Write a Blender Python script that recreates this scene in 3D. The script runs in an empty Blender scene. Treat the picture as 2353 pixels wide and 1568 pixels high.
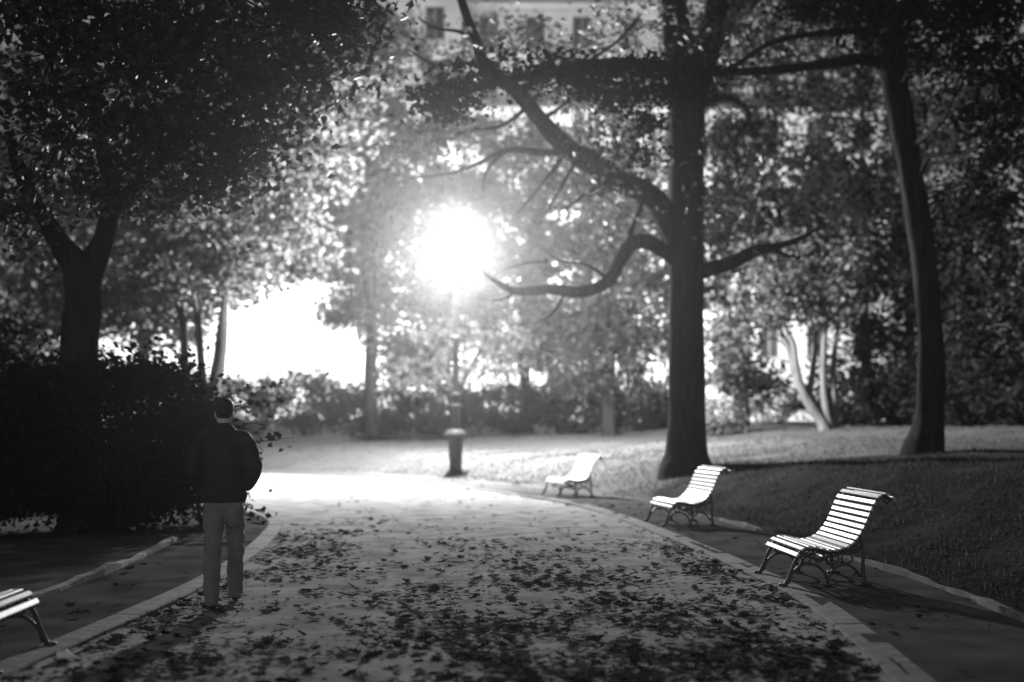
import bpy, bmesh, math, random
import numpy as np
from mathutils import Vector, Matrix, geometry

# ------------------------------------------------------------------ camera, sky, sun, exposure
scene = bpy.context.scene
col = scene.collection
R = math.radians
CAM_H = 1.5
FOCAL = 3268.0            # focal length in the layout units used below (picture 2353 wide)
HORIZON = 980.0

cam_data = bpy.data.cameras.new('camera')
cam_data.sensor_width = 36.0
cam_data.lens = 50.0
cam_data.shift_y = (HORIZON - 784.0) / 2353.0
cam_data.clip_start = 0.1
cam_data.clip_end = 2000.0
cam_data.dof.use_dof = True
cam_data.dof.focus_distance = 13.0
cam_data.dof.aperture_fstop = 0.9
cam = bpy.data.objects.new('camera', cam_data)
cam.location = (0, 0, CAM_H)
cam.rotation_euler = (R(90), 0, 0)
col.objects.link(cam)
scene.camera = cam

SUN_ELEV, SUN_ROT = R(1.5), R(200)
world = bpy.data.worlds.new('World')
scene.world = world
world.use_nodes = True
wn = world.node_tree.nodes
wl = world.node_tree.links
wn.clear()
sky = wn.new('ShaderNodeTexSky')
sky.sky_type = 'NISHITA'
sky.sun_disc = False
sky.sun_elevation = SUN_ELEV
sky.sun_rotation = SUN_ROT
bw = wn.new('ShaderNodeRGBToBW')
bg = wn.new('ShaderNodeBackground')
bg.inputs['Strength'].default_value = 0.2
wo = wn.new('ShaderNodeOutputWorld')
wl.new(sky.outputs[0], bw.inputs[0])
wl.new(bw.outputs[0], bg.inputs['Color'])
wl.new(bg.outputs[0], wo.inputs['Surface'])

sun_data = bpy.data.lights.new('sun', 'SUN')
sun_data.energy = 0.03
sun_data.angle = R(15)
sun = bpy.data.objects.new('sun', sun_data)
sun.rotation_euler = (R(90) - R(8), 0, R(180) - SUN_ROT)
sun.location = (0, 0, 60)
col.objects.link(sun)

LAMP_I = 3400.0           # radiant intensity of the park lamp
STREET_I = 1900.0          # each street lamp beyond the park
HAZE = 0.00027

scene.view_settings.view_transform = 'Standard'
scene.view_settings.look = 'None'
scene.view_settings.exposure = 0.0
scene.view_settings.gamma = 1.0
scene.view_settings.use_curve_mapping = False
scene.render.engine = 'CYCLES'
cy = scene.cycles
cy.use_denoising = True
cy.max_bounces = 5
cy.diffuse_bounces = 2
cy.glossy_bounces = 2
cy.transmission_bounces = 3
cy.volume_bounces = 0
cy.transparent_max_bounces = 6
cy.sample_clamp_indirect = 4.0
cy.caustics_reflective = False
cy.caustics_refractive = False

rng = np.random.default_rng(7)
random.seed(7)

# ------------------------------------------------------------------ layout
def W(px, py, d):
    """a point at distance d whose place was read off the photograph (2353-wide units)"""
    return np.array([(px - 1176.5) * d / FOCAL, d, CAM_H - (py - HORIZON) * d / FOCAL])

def catmull(pts, n):
    P = np.array(pts, float)
    P = np.vstack([2 * P[0] - P[1], P, 2 * P[-1] - P[-2]])
    out = []
    for i in range(1, len(P) - 2):
        p0, p1, p2, p3 = P[i - 1:i + 3]
        for t in np.linspace(0, 1, n, endpoint=False):
            out.append(0.5 * (2 * p1 + (p2 - p0) * t + (2 * p0 - 5 * p1 + 4 * p2 - p3) * t * t
                              + (3 * p1 - p0 - 3 * p2 + p3) * t ** 3))
    out.append(P[-2])
    return np.array(out)

def resample(P, step):
    seg = np.linalg.norm(np.diff(P, axis=0), axis=1)
    s = np.concatenate([[0], np.cumsum(seg)])
    n = max(2, int(round(s[-1] / step)) + 1)
    t = np.linspace(0, s[-1], n)
    return np.stack([np.interp(t, s, P[:, k]) for k in range(P.shape[1])], 1)

RK = catmull([(1.0, -6), (1.9, 4), (2.23, 8.3), (2.41, 10.9), (2.43, 13.2), (2.13, 18.2), (1.62, 23.7),
              (1.0, 27.7), (-.25, 31.6), (-1.96, 36.0), (-4.9, 41.4), (-8.9, 45.5), (-14, 48.5),
              (-25, 51), (-60, 55)], 10)
RK = resample(RK, 0.5)
LK = catmull([(-3.2, -6), (-3.08, 4), (-3.0, 8.3), (-2.93, 10.2), (-2.85, 13.4), (-2.97, 16.6), (-3.3, 20.2),
              (-3.62, 22.3), (-4.3, 24.3), (-5.6, 26), (-8, 28), (-14, 31.5), (-25, 35), (-60, 40)], 10)
LK = resample(LK, 0.5)

def normals_right(P):
    T = np.gradient(P, axis=0)
    T /= np.linalg.norm(T, axis=1)[:, None]
    return np.stack([T[:, 1], -T[:, 0]], 1)
RKN, LKN = normals_right(RK), -normals_right(LK)      # both point away from the path

def qdist(P, N, x, y):
    d = np.hypot(P[:, 0] - x, P[:, 1] - y)
    i = int(d.argmin())
    return (x - P[i, 0]) * N[i, 0] + (y - P[i, 1]) * N[i, 1]

def sstep(a, b, v):
    t = min(1.0, max(0.0, (v - a) / (b - a)))
    return t * t * (3 - 2 * t)

STREET_Z = 1.7
BAY = 1.45
def Gq(q, x, y):
    if q < BAY:
        return 0.03
    z = 0.03 + 0.62 * sstep(BAY, 4.6, q) + 0.05 * max(0.0, q - 4.6)
    z += 0.05 * min(4.0, max(0.0, x - 3.9)) * sstep(0, 2, q - BAY)
    z += 0.035 * math.sin(x * 0.9 + y * 0.37) * sstep(1.5, 5, q) + 0.02 * math.sin(x * 2.1 - y * 1.3) * sstep(1.5, 5, q)
    z = min(z, STREET_Z - 0.05 + 0.35 * sstep(12, 26, x))
    k = sstep(56, 68, y)
    return z * (1 - k) + STREET_Z * k

def G(x, y):
    q = qdist(RK, RKN, x, y)
    if q > 0:
        return Gq(q, x, y)
    if qdist(LK, LKN, x, y) > 0:
        return 0.03
    return 0.0

# ------------------------------------------------------------------ materials (a black and white picture: greys)
def grey(v):
    return (v, v, v, 1)

def mat_noise(name, a, b, scale=4.0, detail=6.0, rough=0.8, bump=0.3, bump_scale=None, dist=0.02, stretch=None, spec=0.3):
    m = bpy.data.materials.new(name)
    m.use_nodes = True
    n, l = m.node_tree.nodes, m.node_tree.links
    p = n['Principled BSDF']
    p.inputs['Roughness'].default_value = rough
    p.inputs['Specular IOR Level'].default_value = spec
    tc = n.new('ShaderNodeTexCoord')
    vec = tc.outputs['Object']
    if stretch:
        mp = n.new('ShaderNodeMapping')
        mp.inputs['Scale'].default_value = stretch
        l.new(vec, mp.inputs[0])
        vec = mp.outputs[0]
    t = n.new('ShaderNodeTexNoise')
    t.inputs['Scale'].default_value = scale
    t.inputs['Detail'].default_value = detail
    l.new(vec, t.inputs['Vector'])
    r = n.new('ShaderNodeValToRGB')
    r.color_ramp.elements[0].position = 0.3
    r.color_ramp.elements[1].position = 0.7
    r.color_ramp.elements[0].color = grey(a)
    r.color_ramp.elements[1].color = grey(b)
    l.new(t.outputs['Fac'], r.inputs[0])
    l.new(r.outputs[0], p.inputs['Base Color'])
    if bump:
        t2 = n.new('ShaderNodeTexNoise')
        t2.inputs['Scale'].default_value = bump_scale or scale * 3
        t2.inputs['Detail'].default_value = 5
        l.new(vec, t2.inputs['Vector'])
        bp = n.new('ShaderNodeBump')
        bp.inputs['Strength'].default_value = bump
        bp.inputs['Distance'].default_value = dist
        l.new(t2.outputs['Fac'], bp.inputs['Height'])
        l.new(bp.outputs[0], p.inputs['Normal'])
    return m

def mat_leaf(name, lo, hi, trans=0.35, spec=0.2):
    m = bpy.data.materials.new(name)
    m.use_nodes = True
    n, l = m.node_tree.nodes, m.node_tree.links
    p = n['Principled BSDF']
    out = n['Material Output']
    p.inputs['Roughness'].default_value = 0.6
    p.inputs['Specular IOR Level'].default_value = spec
    a = n.new('ShaderNodeAttribute')
    a.attribute_name = 'tint'
    r = n.new('ShaderNodeValToRGB')
    r.color_ramp.elements[0].color = grey(lo)
    r.color_ramp.elements[1].color = grey(hi)
    l.new(a.outputs['Fac'], r.inputs[0])
    l.new(r.outputs[0], p.inputs['Base Color'])
    tr = n.new('ShaderNodeBsdfTranslucent')
    l.new(r.outputs[0], tr.inputs['Color'])
    mx = n.new('ShaderNodeMixShader')
    mx.inputs[0].default_value = trans
    l.new(p.outputs[0], mx.inputs[1])
    l.new(tr.outputs[0], mx.inputs[2])
    l.new(mx.outputs[0], out.inputs['Surface'])
    return m

def mat_emit(name, strength, clear=0.0):
    m = bpy.data.materials.new(name)
    m.use_nodes = True
    n, l = m.node_tree.nodes, m.node_tree.links
    out = n['Material Output']
    n.remove(n['Principled BSDF'])
    e = n.new('ShaderNodeEmission')
    e.inputs['Color'].default_value = grey(1)
    e.inputs['Strength'].default_value = strength
    t = n.new('ShaderNodeBsdfTransparent')
    a = n.new('ShaderNodeAddShader')
    l.new(e.outputs[0], a.inputs[0])
    l.new(t.outputs[0], a.inputs[1])
    l.new(a.outputs[0], out.inputs['Surface'])
    return m

M = {}
M['path'] = mat_noise('sandy_gravel', .19, .38, 2.2, 12, 1, .4, 8.0, .02, spec=0)
M['bay'] = mat_noise('packed_earth', .05, .10, 1.6, 9, 1, .3, 7.0, .02, spec=0)
M['ground'] = mat_noise('bare_ground', .08, .16, .5, 8, 1, .4, 5, .03, spec=0)
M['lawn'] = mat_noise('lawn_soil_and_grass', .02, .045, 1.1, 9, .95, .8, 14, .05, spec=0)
_n, _l = M['lawn'].node_tree.nodes, M['lawn'].node_tree.links      # lamplight painted pale on the bank, shade painted dark by the benches
_a = _n.new('ShaderNodeAttribute'); _a.attribute_name = 'lamplit'
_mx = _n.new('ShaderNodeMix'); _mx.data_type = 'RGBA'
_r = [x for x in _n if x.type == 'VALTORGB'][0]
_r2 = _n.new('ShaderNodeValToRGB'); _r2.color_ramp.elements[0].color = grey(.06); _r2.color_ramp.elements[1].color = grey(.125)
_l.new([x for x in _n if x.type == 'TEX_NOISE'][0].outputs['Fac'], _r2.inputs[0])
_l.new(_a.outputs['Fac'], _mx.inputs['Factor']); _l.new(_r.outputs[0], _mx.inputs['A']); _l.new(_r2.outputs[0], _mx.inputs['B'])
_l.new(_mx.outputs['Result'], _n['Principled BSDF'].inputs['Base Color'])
M['stone'] = mat_noise('kerb_stone', .09, .18, 6, 9, .95, .4, 18, .015, spec=.03)
M['bark'] = mat_noise('bark', .012, .03, 3, 8, .95, .9, 7, .06, stretch=(3, 3, .5), spec=0)
M['pale_bark'] = mat_noise('pale_bark', .07, .13, 3, 6, .9, .5, 8, .03, stretch=(3, 3, .7), spec=0)
M['twig'] = mat_noise('twig_bark', .018, .035, 6, 3, 1, 0, spec=0)
M['iron'] = mat_noise('dark_cast_iron', .025, .05, 8, 5, .5, .15, 40, .004, spec=.5)
M['lamp_iron'] = mat_noise('painted_lamp_iron', .03, .05, 6, 5, .6, .2, 30, .004, spec=.2)
M['slat'] = mat_noise('white_painted_wood', .28, .62, 7, 8, .55, .25, 30, .004, stretch=(1.2, 4, 4), spec=.3)
_n, _l = M['slat'].node_tree.nodes, M['slat'].node_tree.links
_p = _n['Principled BSDF']; _src = _p.inputs['Base Color'].links[0].from_socket
_oi = _n.new('ShaderNodeObjectInfo'); _mr = _n.new('ShaderNodeMapRange'); _mr.inputs['To Min'].default_value = .5; _mr.inputs['To Max'].default_value = 1.0
_mul = _n.new('ShaderNodeMix'); _mul.data_type = 'RGBA'; _mul.blend_type = 'MULTIPLY'; _mul.inputs['Factor'].default_value = 1
_mp = [x for x in _n if x.type == 'MAPPING'][0]; _cx = _n.new('ShaderNodeCombineXYZ'); _m5 = _n.new('ShaderNodeMath'); _m5.operation = 'MULTIPLY'; _m5.inputs[1].default_value = 90
_l.new(_oi.outputs['Random'], _m5.inputs[0]); _l.new(_m5.outputs[0], _cx.inputs[0]); _l.new(_m5.outputs[0], _cx.inputs[2]); _l.new(_cx.outputs[0], _mp.inputs['Location'])
_l.new(_oi.outputs['Random'], _mr.inputs['Value']); _l.new(_src, _mul.inputs['A']); _l.new(_mr.outputs[0], _mul.inputs['B']); _l.new(_mul.outputs['Result'], _p.inputs['Base Color'])
M['leaf'] = mat_leaf('green_leaf', .045, .13)
M['leaf_dark'] = mat_leaf('dark_evergreen_leaf', .008, .021, .02, 0.0)
M['leaf_fork'] = mat_leaf('dark_broad_leaf', .016, .05, .15, .1)
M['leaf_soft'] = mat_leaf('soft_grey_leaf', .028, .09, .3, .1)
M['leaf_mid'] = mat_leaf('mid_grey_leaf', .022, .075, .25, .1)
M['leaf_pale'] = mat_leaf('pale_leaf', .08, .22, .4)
M['fallen'] = mat_leaf('fallen_leaf', .022, .13, .15, 0.0)
M['grass'] = mat_leaf('grass_blade', .025, .15, .3, 0.0)
M['facade'] = mat_noise('pale_render_facade', .58, .70, .6, 8, .9, .15, 12, .01)
M['facade_b'] = mat_noise('stone_facade', .46, .60, .8, 8, .9, .2, 9, .01)
M['trim'] = mat_noise('stone_trim', .62, .74, 2, 6, .85, .1, 12, .01)
M['frame'] = mat_noise('window_frame_paint', .25, .32, 6, 3, .6, 0)
M['shutter'] = mat_noise('slatted_shutter_paint', .16, .22, 6, 3, .7, 0)
M['pane'] = mat_noise('dark_window_pane', .03, .06, .7, 2, .12, 0, spec=.5)
M['asphalt'] = mat_noise('asphalt', .045, .065, 20, 5, .9, .3, 60, .01)
M['jacket'] = mat_noise('black_jacket_cloth', .016, .03, 8, 5, .85, .4, 14, .02, spec=.2)
M['trousers'] = mat_noise('light_cotton_trousers', .13, .19, 9, 5, .9, .4, 12, .02, spec=.1)
M['skin'] = mat_noise('skin', .36, .44, 12, 3, .6, .1, 60, .003)
M['hair'] = mat_noise('dark_hair', .012, .03, 30, 4, .6, .5, 60, .01)
M['shoe'] = mat_noise('dark_leather', .02, .04, 14, 3, .5, .2, 40, .004)
M['paper'] = mat_noise('white_paper', .65, .8, 10, 3, .8, .3, 40, .01)
M['globe'] = mat_emit('lit_opal_glass', 30.0)
M['street_globe'] = mat_emit('lit_street_lantern_glass', 6.0)

# ------------------------------------------------------------------ mesh helpers
class MB:
    def __init__(s):
        s.v, s.q, s.t, s.n = [], [], [], 0
    def add(s, V, quads=None, tris=None, mat=0, tint=None):
        V = np.asarray(V, float).reshape(-1, 3)
        for F, L in ((quads, s.q), (tris, s.t)):
            if F is not None and len(F):
                F = np.asarray(F, np.int64) + s.n
                tn = np.full(len(F), .5) if tint is None else np.broadcast_to(np.asarray(tint, float), (len(F),))
                L.append((F, np.full(len(F), mat), tn))
        s.v.append(V)
        s.n += len(V)
    def box(s, lo, hi, mat=0, M4=None):
        lo, hi = np.array(lo, float), np.array(hi, float)
        V = np.array([[(lo, hi)[i][0], (lo, hi)[j][1], (lo, hi)[k][2]] for i in (0, 1) for j in (0, 1) for k in (0, 1)])
        if M4 is not None:
            V = V @ np.array(M4)[:3, :3].T + np.array(M4)[:3, 3]
        s.add(V, quads=[(0, 1, 3, 2), (4, 6, 7, 5), (0, 4, 5, 1), (2, 3, 7, 6), (0, 2, 6, 4), (1, 5, 7, 3)], mat=mat)
    def tube(s, pts, rad, sides=8, sub=4, mat=0, wob=0.0, cap=True, smooth=True):
        P = np.array(pts, float)
        rad = np.broadcast_to(np.asarray(rad, float), (len(P),))
        if smooth and len(P) > 2 and sub > 1:
            PR = catmull(np.hstack([P, rad[:, None]]), sub)
            P, rad = PR[:, :3], np.maximum(PR[:, 3], .001)
        T = np.gradient(P, axis=0)
        T /= np.linalg.norm(T, axis=1)[:, None] + 1e-9
        up = np.array([0, 0, 1.0]) if abs(T[0][2]) < .9 else np.array([1.0, 0, 0])
        a = np.cross(up, T[0]); a /= np.linalg.norm(a)
        ang = np.linspace(0, 2 * np.pi, sides, endpoint=False)
        ph = rng.random(3) * 6.28
        rings = []
        for i in range(len(P)):
            a = a - T[i] * np.dot(a, T[i]); a /= np.linalg.norm(a) + 1e-9
            b = np.cross(T[i], a)
            rr = rad[i] * (1 + wob * (np.sin(ang * 3 + ph[0] + i * .35) * .5 + np.sin(ang * 5 + ph[1] - i * .21) * .3
                                      + np.sin(i * .9 + ph[2]) * .3))
            rings.append(P[i] + np.cos(ang)[:, None] * a * rr[:, None] + np.sin(ang)[:, None] * b * rr[:, None])
        V = np.concatenate(rings)
        n = len(P)
        i, k = np.meshgrid(np.arange(n - 1), np.arange(sides), indexing='ij')
        k2 = (k + 1) % sides
        Q = np.stack([i * sides + k, i * sides + k2, (i + 1) * sides + k2, (i + 1) * sides + k], -1).reshape(-1, 4)
        tr = []
        if cap:
            V = np.vstack([V, P[0], P[-1]])
            c0, c1 = n * sides, n * sides + 1
            for k in range(sides):
                k2 = (k + 1) % sides
                tr.append((c0, k2, k)); tr.append((c1, (n - 1) * sides + k, (n - 1) * sides + k2))
        s.add(V, quads=Q, tris=tr, mat=mat)
    def lathe(s, prof, sides=20, centre=(0, 0, 0), mat=0, flute=0.0, nfl=0):
        prof = np.array(prof, float)
        ang = np.linspace(0, 2 * np.pi, sides, endpoint=False)
        V = []
        for r, z in prof:
            rr = r * (1 - flute * (0.5 + 0.5 * np.cos(ang * nfl))) if nfl else np.full(sides, r)
            V.append(np.stack([rr * np.cos(ang), rr * np.sin(ang), np.full(sides, z)], 1))
        V = np.concatenate(V) + np.array(centre)
        n = len(prof)
        i, k = np.meshgrid(np.arange(n - 1), np.arange(sides), indexing='ij')
        k2 = (k + 1) % sides
        Q = np.stack([i * sides + k, i * sides + k2, (i + 1) * sides + k2, (i + 1) * sides + k], -1).reshape(-1, 4)
        s.add(V, quads=Q, mat=mat)
    def build(s, name, mats, parent=None, smooth=False):
        V = np.concatenate(s.v)
        me = bpy.data.meshes.new(name)
        me.vertices.add(len(V))
        me.vertices.foreach_set('co', V.ravel())
        F = [(f, m, t) for f, m, t in s.q] + [(f, m, t) for f, m, t in s.t]
        tot = sum(f.size for f, _, _ in F); nf = sum(len(f) for f, _, _ in F)
        me.loops.add(tot); me.polygons.add(nf)
        idx = np.concatenate([f.ravel() for f, _, _ in F])
        lens = np.concatenate([np.full(len(f), f.shape[1]) for f, _, _ in F])
        start = np.concatenate([[0], np.cumsum(lens)[:-1]])
        me.loops.foreach_set('vertex_index', idx.astype(np.int32))
        me.polygons.foreach_set('loop_start', start.astype(np.int32))
        me.polygons.foreach_set('material_index', np.concatenate([m for _, m, _ in F]).astype(np.int32))
        me.update(calc_edges=True)
        me.polygons.foreach_set('use_smooth', np.full(nf, bool(smooth)))
        at = me.attributes.new('tint', 'FLOAT', 'FACE')
        at.data.foreach_set('value', np.concatenate([t for _, _, t in F]).astype(np.float32))
        for m in (mats if isinstance(mats, (list, tuple)) else [mats]):
            me.materials.append(M[m])
        o = bpy.data.objects.new(name, me)
        col.objects.link(o)
        if parent is not None:
            o.parent = parent
        return o

def tag(o, label, cat, group=None):
    o['label'] = label
    o['category'] = cat
    if group:
        o['group'] = group
    return o

def thing(name, label, cat, loc=(0, 0, 0), rz=0.0, group=None):
    o = bpy.data.objects.new(name, None)
    o.empty_display_size = .2
    o.location = loc
    o.rotation_euler = (0, 0, rz)
    col.objects.link(o)
    return tag(o, label, cat, group)

def struct(o, kind='structure'):
    o['kind'] = kind
    return o

# ------------------------------------------------------------------ the setting
S = 150.0
m = MB(); m.add([(-S, -60, -.08), (S, -60, -.08), (S, S, -.08), (-S, S, -.08)], quads=[(0, 1, 2, 3)])
struct(m.build('ground', 'ground'))

def inside(P, poly):
    x, y = P[:, 0][:, None], P[:, 1][:, None]
    x1, y1 = poly[:, 0], poly[:, 1]
    x2, y2 = np.roll(x1, -1), np.roll(y1, -1)
    c = ((y1 > y) != (y2 > y)) & (x < (x2 - x1) * (y - y1) / (y2 - y1 + 1e-12) + x1)
    return c.sum(1) % 2 == 1

def near_dist(P, line):
    return np.min(np.hypot(P[:, 0][:, None] - line[:, 0], P[:, 1][:, None] - line[:, 1]), 1)

def sheet(name, poly, mat, z, bumpz, step, box):
    """a flat area bounded by a polygon, triangulated with inner points so that it can be uneven"""
    xs, ys = np.meshgrid(np.arange(box[0], box[1], step), np.arange(box[2], box[3], step))
    P = np.stack([xs.ravel(), ys.ravel()], 1) + (rng.random((xs.size, 2)) - .5) * step * .6
    P = P[inside(P, poly)]
    P = P[near_dist(P, poly) > step * .5]
    allp = [Vector(p) for p in poly] + [Vector(p) for p in P]
    n = len(poly)
    r = geometry.delaunay_2d_cdt(allp, [(i, (i + 1) % n) for i in range(n)], [], 1, 1e-5)
    V = np.array([(v.x, v.y, 0) for v in r[0]])
    V[:, 2] = z + bumpz * (rng.random(len(V)) - .5) + bumpz * np.sin(V[:, 0] * 2.3 + V[:, 1]) * .5
    mb = MB(); mb.add(V, tris=np.array([tuple(f) for f in r[2]]))
    return struct(mb.build(name, mat, smooth=True))

path_poly = np.vstack([LK, RK[::-1]])
path = sheet('path', path_poly, 'path', 0.0, .016, .3, (-16, 4, -4, 50))
lk_cut = LK[LK[:, 0] > -40]
left_poly = np.vstack([lk_cut, [(-40, -6)]])
sheet('verge', left_poly, 'bay', 0.02, .01, .8, (-16, -2, -6, 34))

# right and far side: bench bay strip, then lawn rising away from the path
def strip(name, qs, mat, dz=0.0, jit=0.0, yr=(-8, 200)):
    keep = np.where((RK[:, 1] >= yr[0]) & (RK[:, 1] <= yr[1]))[0]
    n = len(keep)
    V = []
    for q in qs:
        for i in keep:
            x, y = RK[i] + RKN[i] * q
            V.append((x, y, Gq(max(q, 0), x, y) + dz + jit * (random.random() - .5)))
    Q = [(a * n + i, (a + 1) * n + i, (a + 1) * n + i + 1, a * n + i + 1) for a in range(len(qs) - 1) for i in range(n - 1)]
    mb = MB(); mb.add(V, quads=np.array(Q))
    return struct(mb.build(name, mat, smooth=True))
strip('bench_bay', [.1, .35, .6, .85, 1.1, 1.3, 1.46], 'bay', 0, .012)
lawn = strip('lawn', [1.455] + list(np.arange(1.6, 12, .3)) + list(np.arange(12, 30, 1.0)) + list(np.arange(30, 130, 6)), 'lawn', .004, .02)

def lamplit_at(x, y):  # edge between the lamplight and the shade painted into the turf colour
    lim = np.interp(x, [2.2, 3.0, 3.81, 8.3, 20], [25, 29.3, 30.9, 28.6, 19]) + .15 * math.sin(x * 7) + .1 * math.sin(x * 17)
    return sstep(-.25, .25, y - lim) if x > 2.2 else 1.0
_at = lawn.data.attributes.new('lamplit', 'FLOAT', 'POINT')
_at.data.foreach_set('value', [lamplit_at(v.co.x, v.co.y) for v in lawn.data.vertices])

# kerb stones
def kerb(name, P, N, y0, y1, width, length, h):
    keep = (P[:, 1] >= y0) & (P[:, 1] <= y1) & (P[:, 0] > -24)
    line, nor = P[keep], N[keep]
    seg = np.concatenate([[0], np.cumsum(np.linalg.norm(np.diff(line, axis=0), axis=1))])
    root = bpy.data.objects.new(name, None); col.objects.link(root); struct(root)
    at = lambda s: (np.array([np.interp(s, seg, line[:, k]) for k in (0, 1)]), np.array([np.interp(s, seg, nor[:, k]) for k in (0, 1)]))
    s = 0.0
    while s < seg[-1] - length:
        L = length * (0.8 + .4 * random.random())
        mb = MB(); V = []
        hh = h + (random.random() - .5) * .006
        off = (random.random() - .5) * .006
        b = .012
        ends = np.linspace(s + .01, s + L - .01, 4)
        prof = [(-.01, -.1), (0, hh - b), (b, hh), (width - b, hh + .004), (width, hh - b), (width, -.1)]
        for e in ends:
            p, nn = at(e)
            for w, z in prof:
                V.append((*(p + nn * (w + off)), z))
        k = len(prof)
        Q = [(i * k + j, i * k + j + 1, (i + 1) * k + j + 1, (i + 1) * k + j) for i in range(3) for j in range(k - 1)]
        T = []
        for base in (0, 3 * k):
            T += [(base, base + j, base + j + 1) for j in range(1, k - 1)]
        mb.add(V, quads=np.array(Q), tris=np.array(T))
        mb.build('kerb_stone', 'stone', root)
        s += L
    return root
kerb('kerb_right', RK, RKN, 3, 52, .23, 1.0, .03)
kerb('kerb_left', LK, LKN, 3, 33, .22, 1.0, .03)

def edging(name, P, N, off, y0, y1):
    keep = (P[:, 1] >= y0) & (P[:, 1] <= y1)
    L = resample(P[keep] + N[keep] * off, .35)
    mb = MB(); V = []
    for i, (x, y) in enumerate(L):
        j = (random.random() - .5) * .03
        z = .075 + .02 * math.sin(i * .7) + (random.random() - .5) * .03
        V += [(x + j - .04, y, -.05), (x + j - .035, y, z), (x + j + .035, y, z - .01), (x + j + .04, y, -.05)]
    n = len(L)
    Q = [(i * 4 + k, i * 4 + k + 1, i * 4 + k + 5, i * 4 + k + 4) for i in range(n - 1) for k in range(3)]
    mb.add(V, quads=np.array(Q))
    return struct(mb.build(name, 'stone'))
edging('lawn_edging_right', RK, RKN, 1.46, 4, 23.5)
edging('lawn_edging_left', LK, LKN, 1.25, 4, 19)

# street beyond the park
m = MB(); m.add([(-90, 70, STREET_Z + .006), (90, 70, STREET_Z + .006), (90, 84.8, STREET_Z + .006), (-90, 84.8, STREET_Z + .006)], quads=[(0, 1, 2, 3)])
struct(m.build('street', 'asphalt'))
m = MB(); m.box((-90, 85, STREET_Z - .3), (90, 90, STREET_Z + .13))
struct(m.build('pavement', 'stone'))

# ------------------------------------------------------------------ buildings across the street
def building(label, x0, x1, y, floors, fh, bays, mat, blank=0):
    root = thing('apartment_building', label, 'building', ((x0 + x1) / 2, y, STREET_Z + .13))
    w = x1 - x0
    H = floors * fh + 1.2
    bw_ = w / bays
    ww, wh, sill = 1.25, 2.1, .75
    xs = [-w / 2]; zs = [0.0]
    for b in range(bays):
        c = -w / 2 + (b + .5) * bw_
        xs += [c - ww / 2, c + ww / 2]
    xs.append(w / 2)
    for f in range(floors):
        zs += [f * fh + sill, f * fh + sill + wh]
    zs.append(H)
    mb = MB()
    D = .28
    for i in range(len(xs) - 1):
        for j in range(len(zs) - 1):
            hole = i % 2 == 1 and j % 2 == 1 and j // 2 >= blank
            a, b, c, d = xs[i], xs[i + 1], zs[j], zs[j + 1]
            if not hole:
                mb.add([(a, 0, c), (b, 0, c), (b, 0, d), (a, 0, d)], quads=[(0, 1, 2, 3)])
            else:
                mb.add([(a, 0, c), (b, 0, c), (b, 0, d), (a, 0, d), (a, D, c), (b, D, c), (b, D, d), (a, D, d)],
                       quads=[(0, 4, 5, 1), (1, 5, 6, 2), (2, 6, 7, 3), (3, 7, 4, 0)])
    mb.add([(-w / 2, 0, 0), (w / 2, 0, 0), (w / 2, 14, 0), (-w / 2, 14, 0), (-w / 2, 0, H), (w / 2, 0, H), (w / 2, 14, H), (-w / 2, 14, H)],
           quads=[(1, 2, 6, 5), (2, 3, 7, 6), (3, 0, 4, 7), (4, 5, 6, 7)])
    mb.build('wall', mat, root)
    mb = MB()
    mb.box((-w / 2 - .3, -.55, H - .5), (w / 2 + .3, .3, H + .02)); mb.box((-w / 2 - .12, -.3, H - .95), (w / 2 + .12, .2, H - .503))
    mb.build('cornice', 'trim', root)
    for f in range(1, floors):
        mb = MB(); mb.box((-w / 2, -.12, f * fh + .12), (w / 2, .06, f * fh + .38))
        mb.build('string_course', 'trim', root)
    mw = MB(); e = .07
    mw.box((-ww / 2 - .12, -.06, -.12), (ww / 2 + .12, .1, -.002))
    for a, b in (((-ww / 2, .16, 0), (-ww / 2 + e, .24, wh)), ((ww / 2 - e, .16, 0), (ww / 2, .24, wh)),
                 ((-ww / 2 + e, .16, 0), (ww / 2 - e, .24, e)), ((-ww / 2 + e, .16, wh - e), (ww / 2 - e, .24, wh)),
                 ((-.03, .17, e), (.03, .23, wh - e))):
        mw.box(a, b)
    mp = MB(); mp.box((-ww / 2 + .02, .245, .02), (ww / 2 - .02, .262, wh - .02))
    first = None
    for f in range(blank, floors):
        for b in range(bays):
            loc = (-w / 2 + (b + .5) * bw_, 0, f * fh + sill)
            if first is None:
                wo_ = mw.build('window', 'frame', root); po = mp.build('pane', 'pane', wo_)
                first = (wo_, po)
            else:
                wo_ = first[0].copy(); col.objects.link(wo_); wo_.parent = root
                for c in first[1:]:
                    if c:
                        cc = c.copy(); col.objects.link(cc); cc.parent = wo_
            wo_.location = loc
    # balconies on alternate floors
    for f in range(max(2, blank + 1), floors, 2):
        mb = MB(); mb.box((-w / 2 + 1, -1.0, f * fh - .06), (w / 2 - 1, -.125, f * fh + .1))
        b_ = mb.build('balcony', 'trim', root)
        mr = MB(); mr.box((-w / 2 + 1, -.99, f * fh + .95), (w / 2 - 1, -.93, f * fh + 1.0))
        for k in np.arange(-w / 2 + 1, w / 2 - 1, .22):
            mr.box((k, -.975, f * fh + .1), (k + .03, -.945, f * fh + .95))
        mr.build('railing', 'shutter', b_)
    return root
building('tall pale rendered apartment block with blank lower storeys behind the park lamp', -30, -3.2, 90, 9, 3.35, 8, 'facade', 3)
building('stone apartment block windowed down to the street beyond the massive dark trunk', -3.0, 24, 91, 9, 3.3, 9, 'facade_b', 1)

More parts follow.
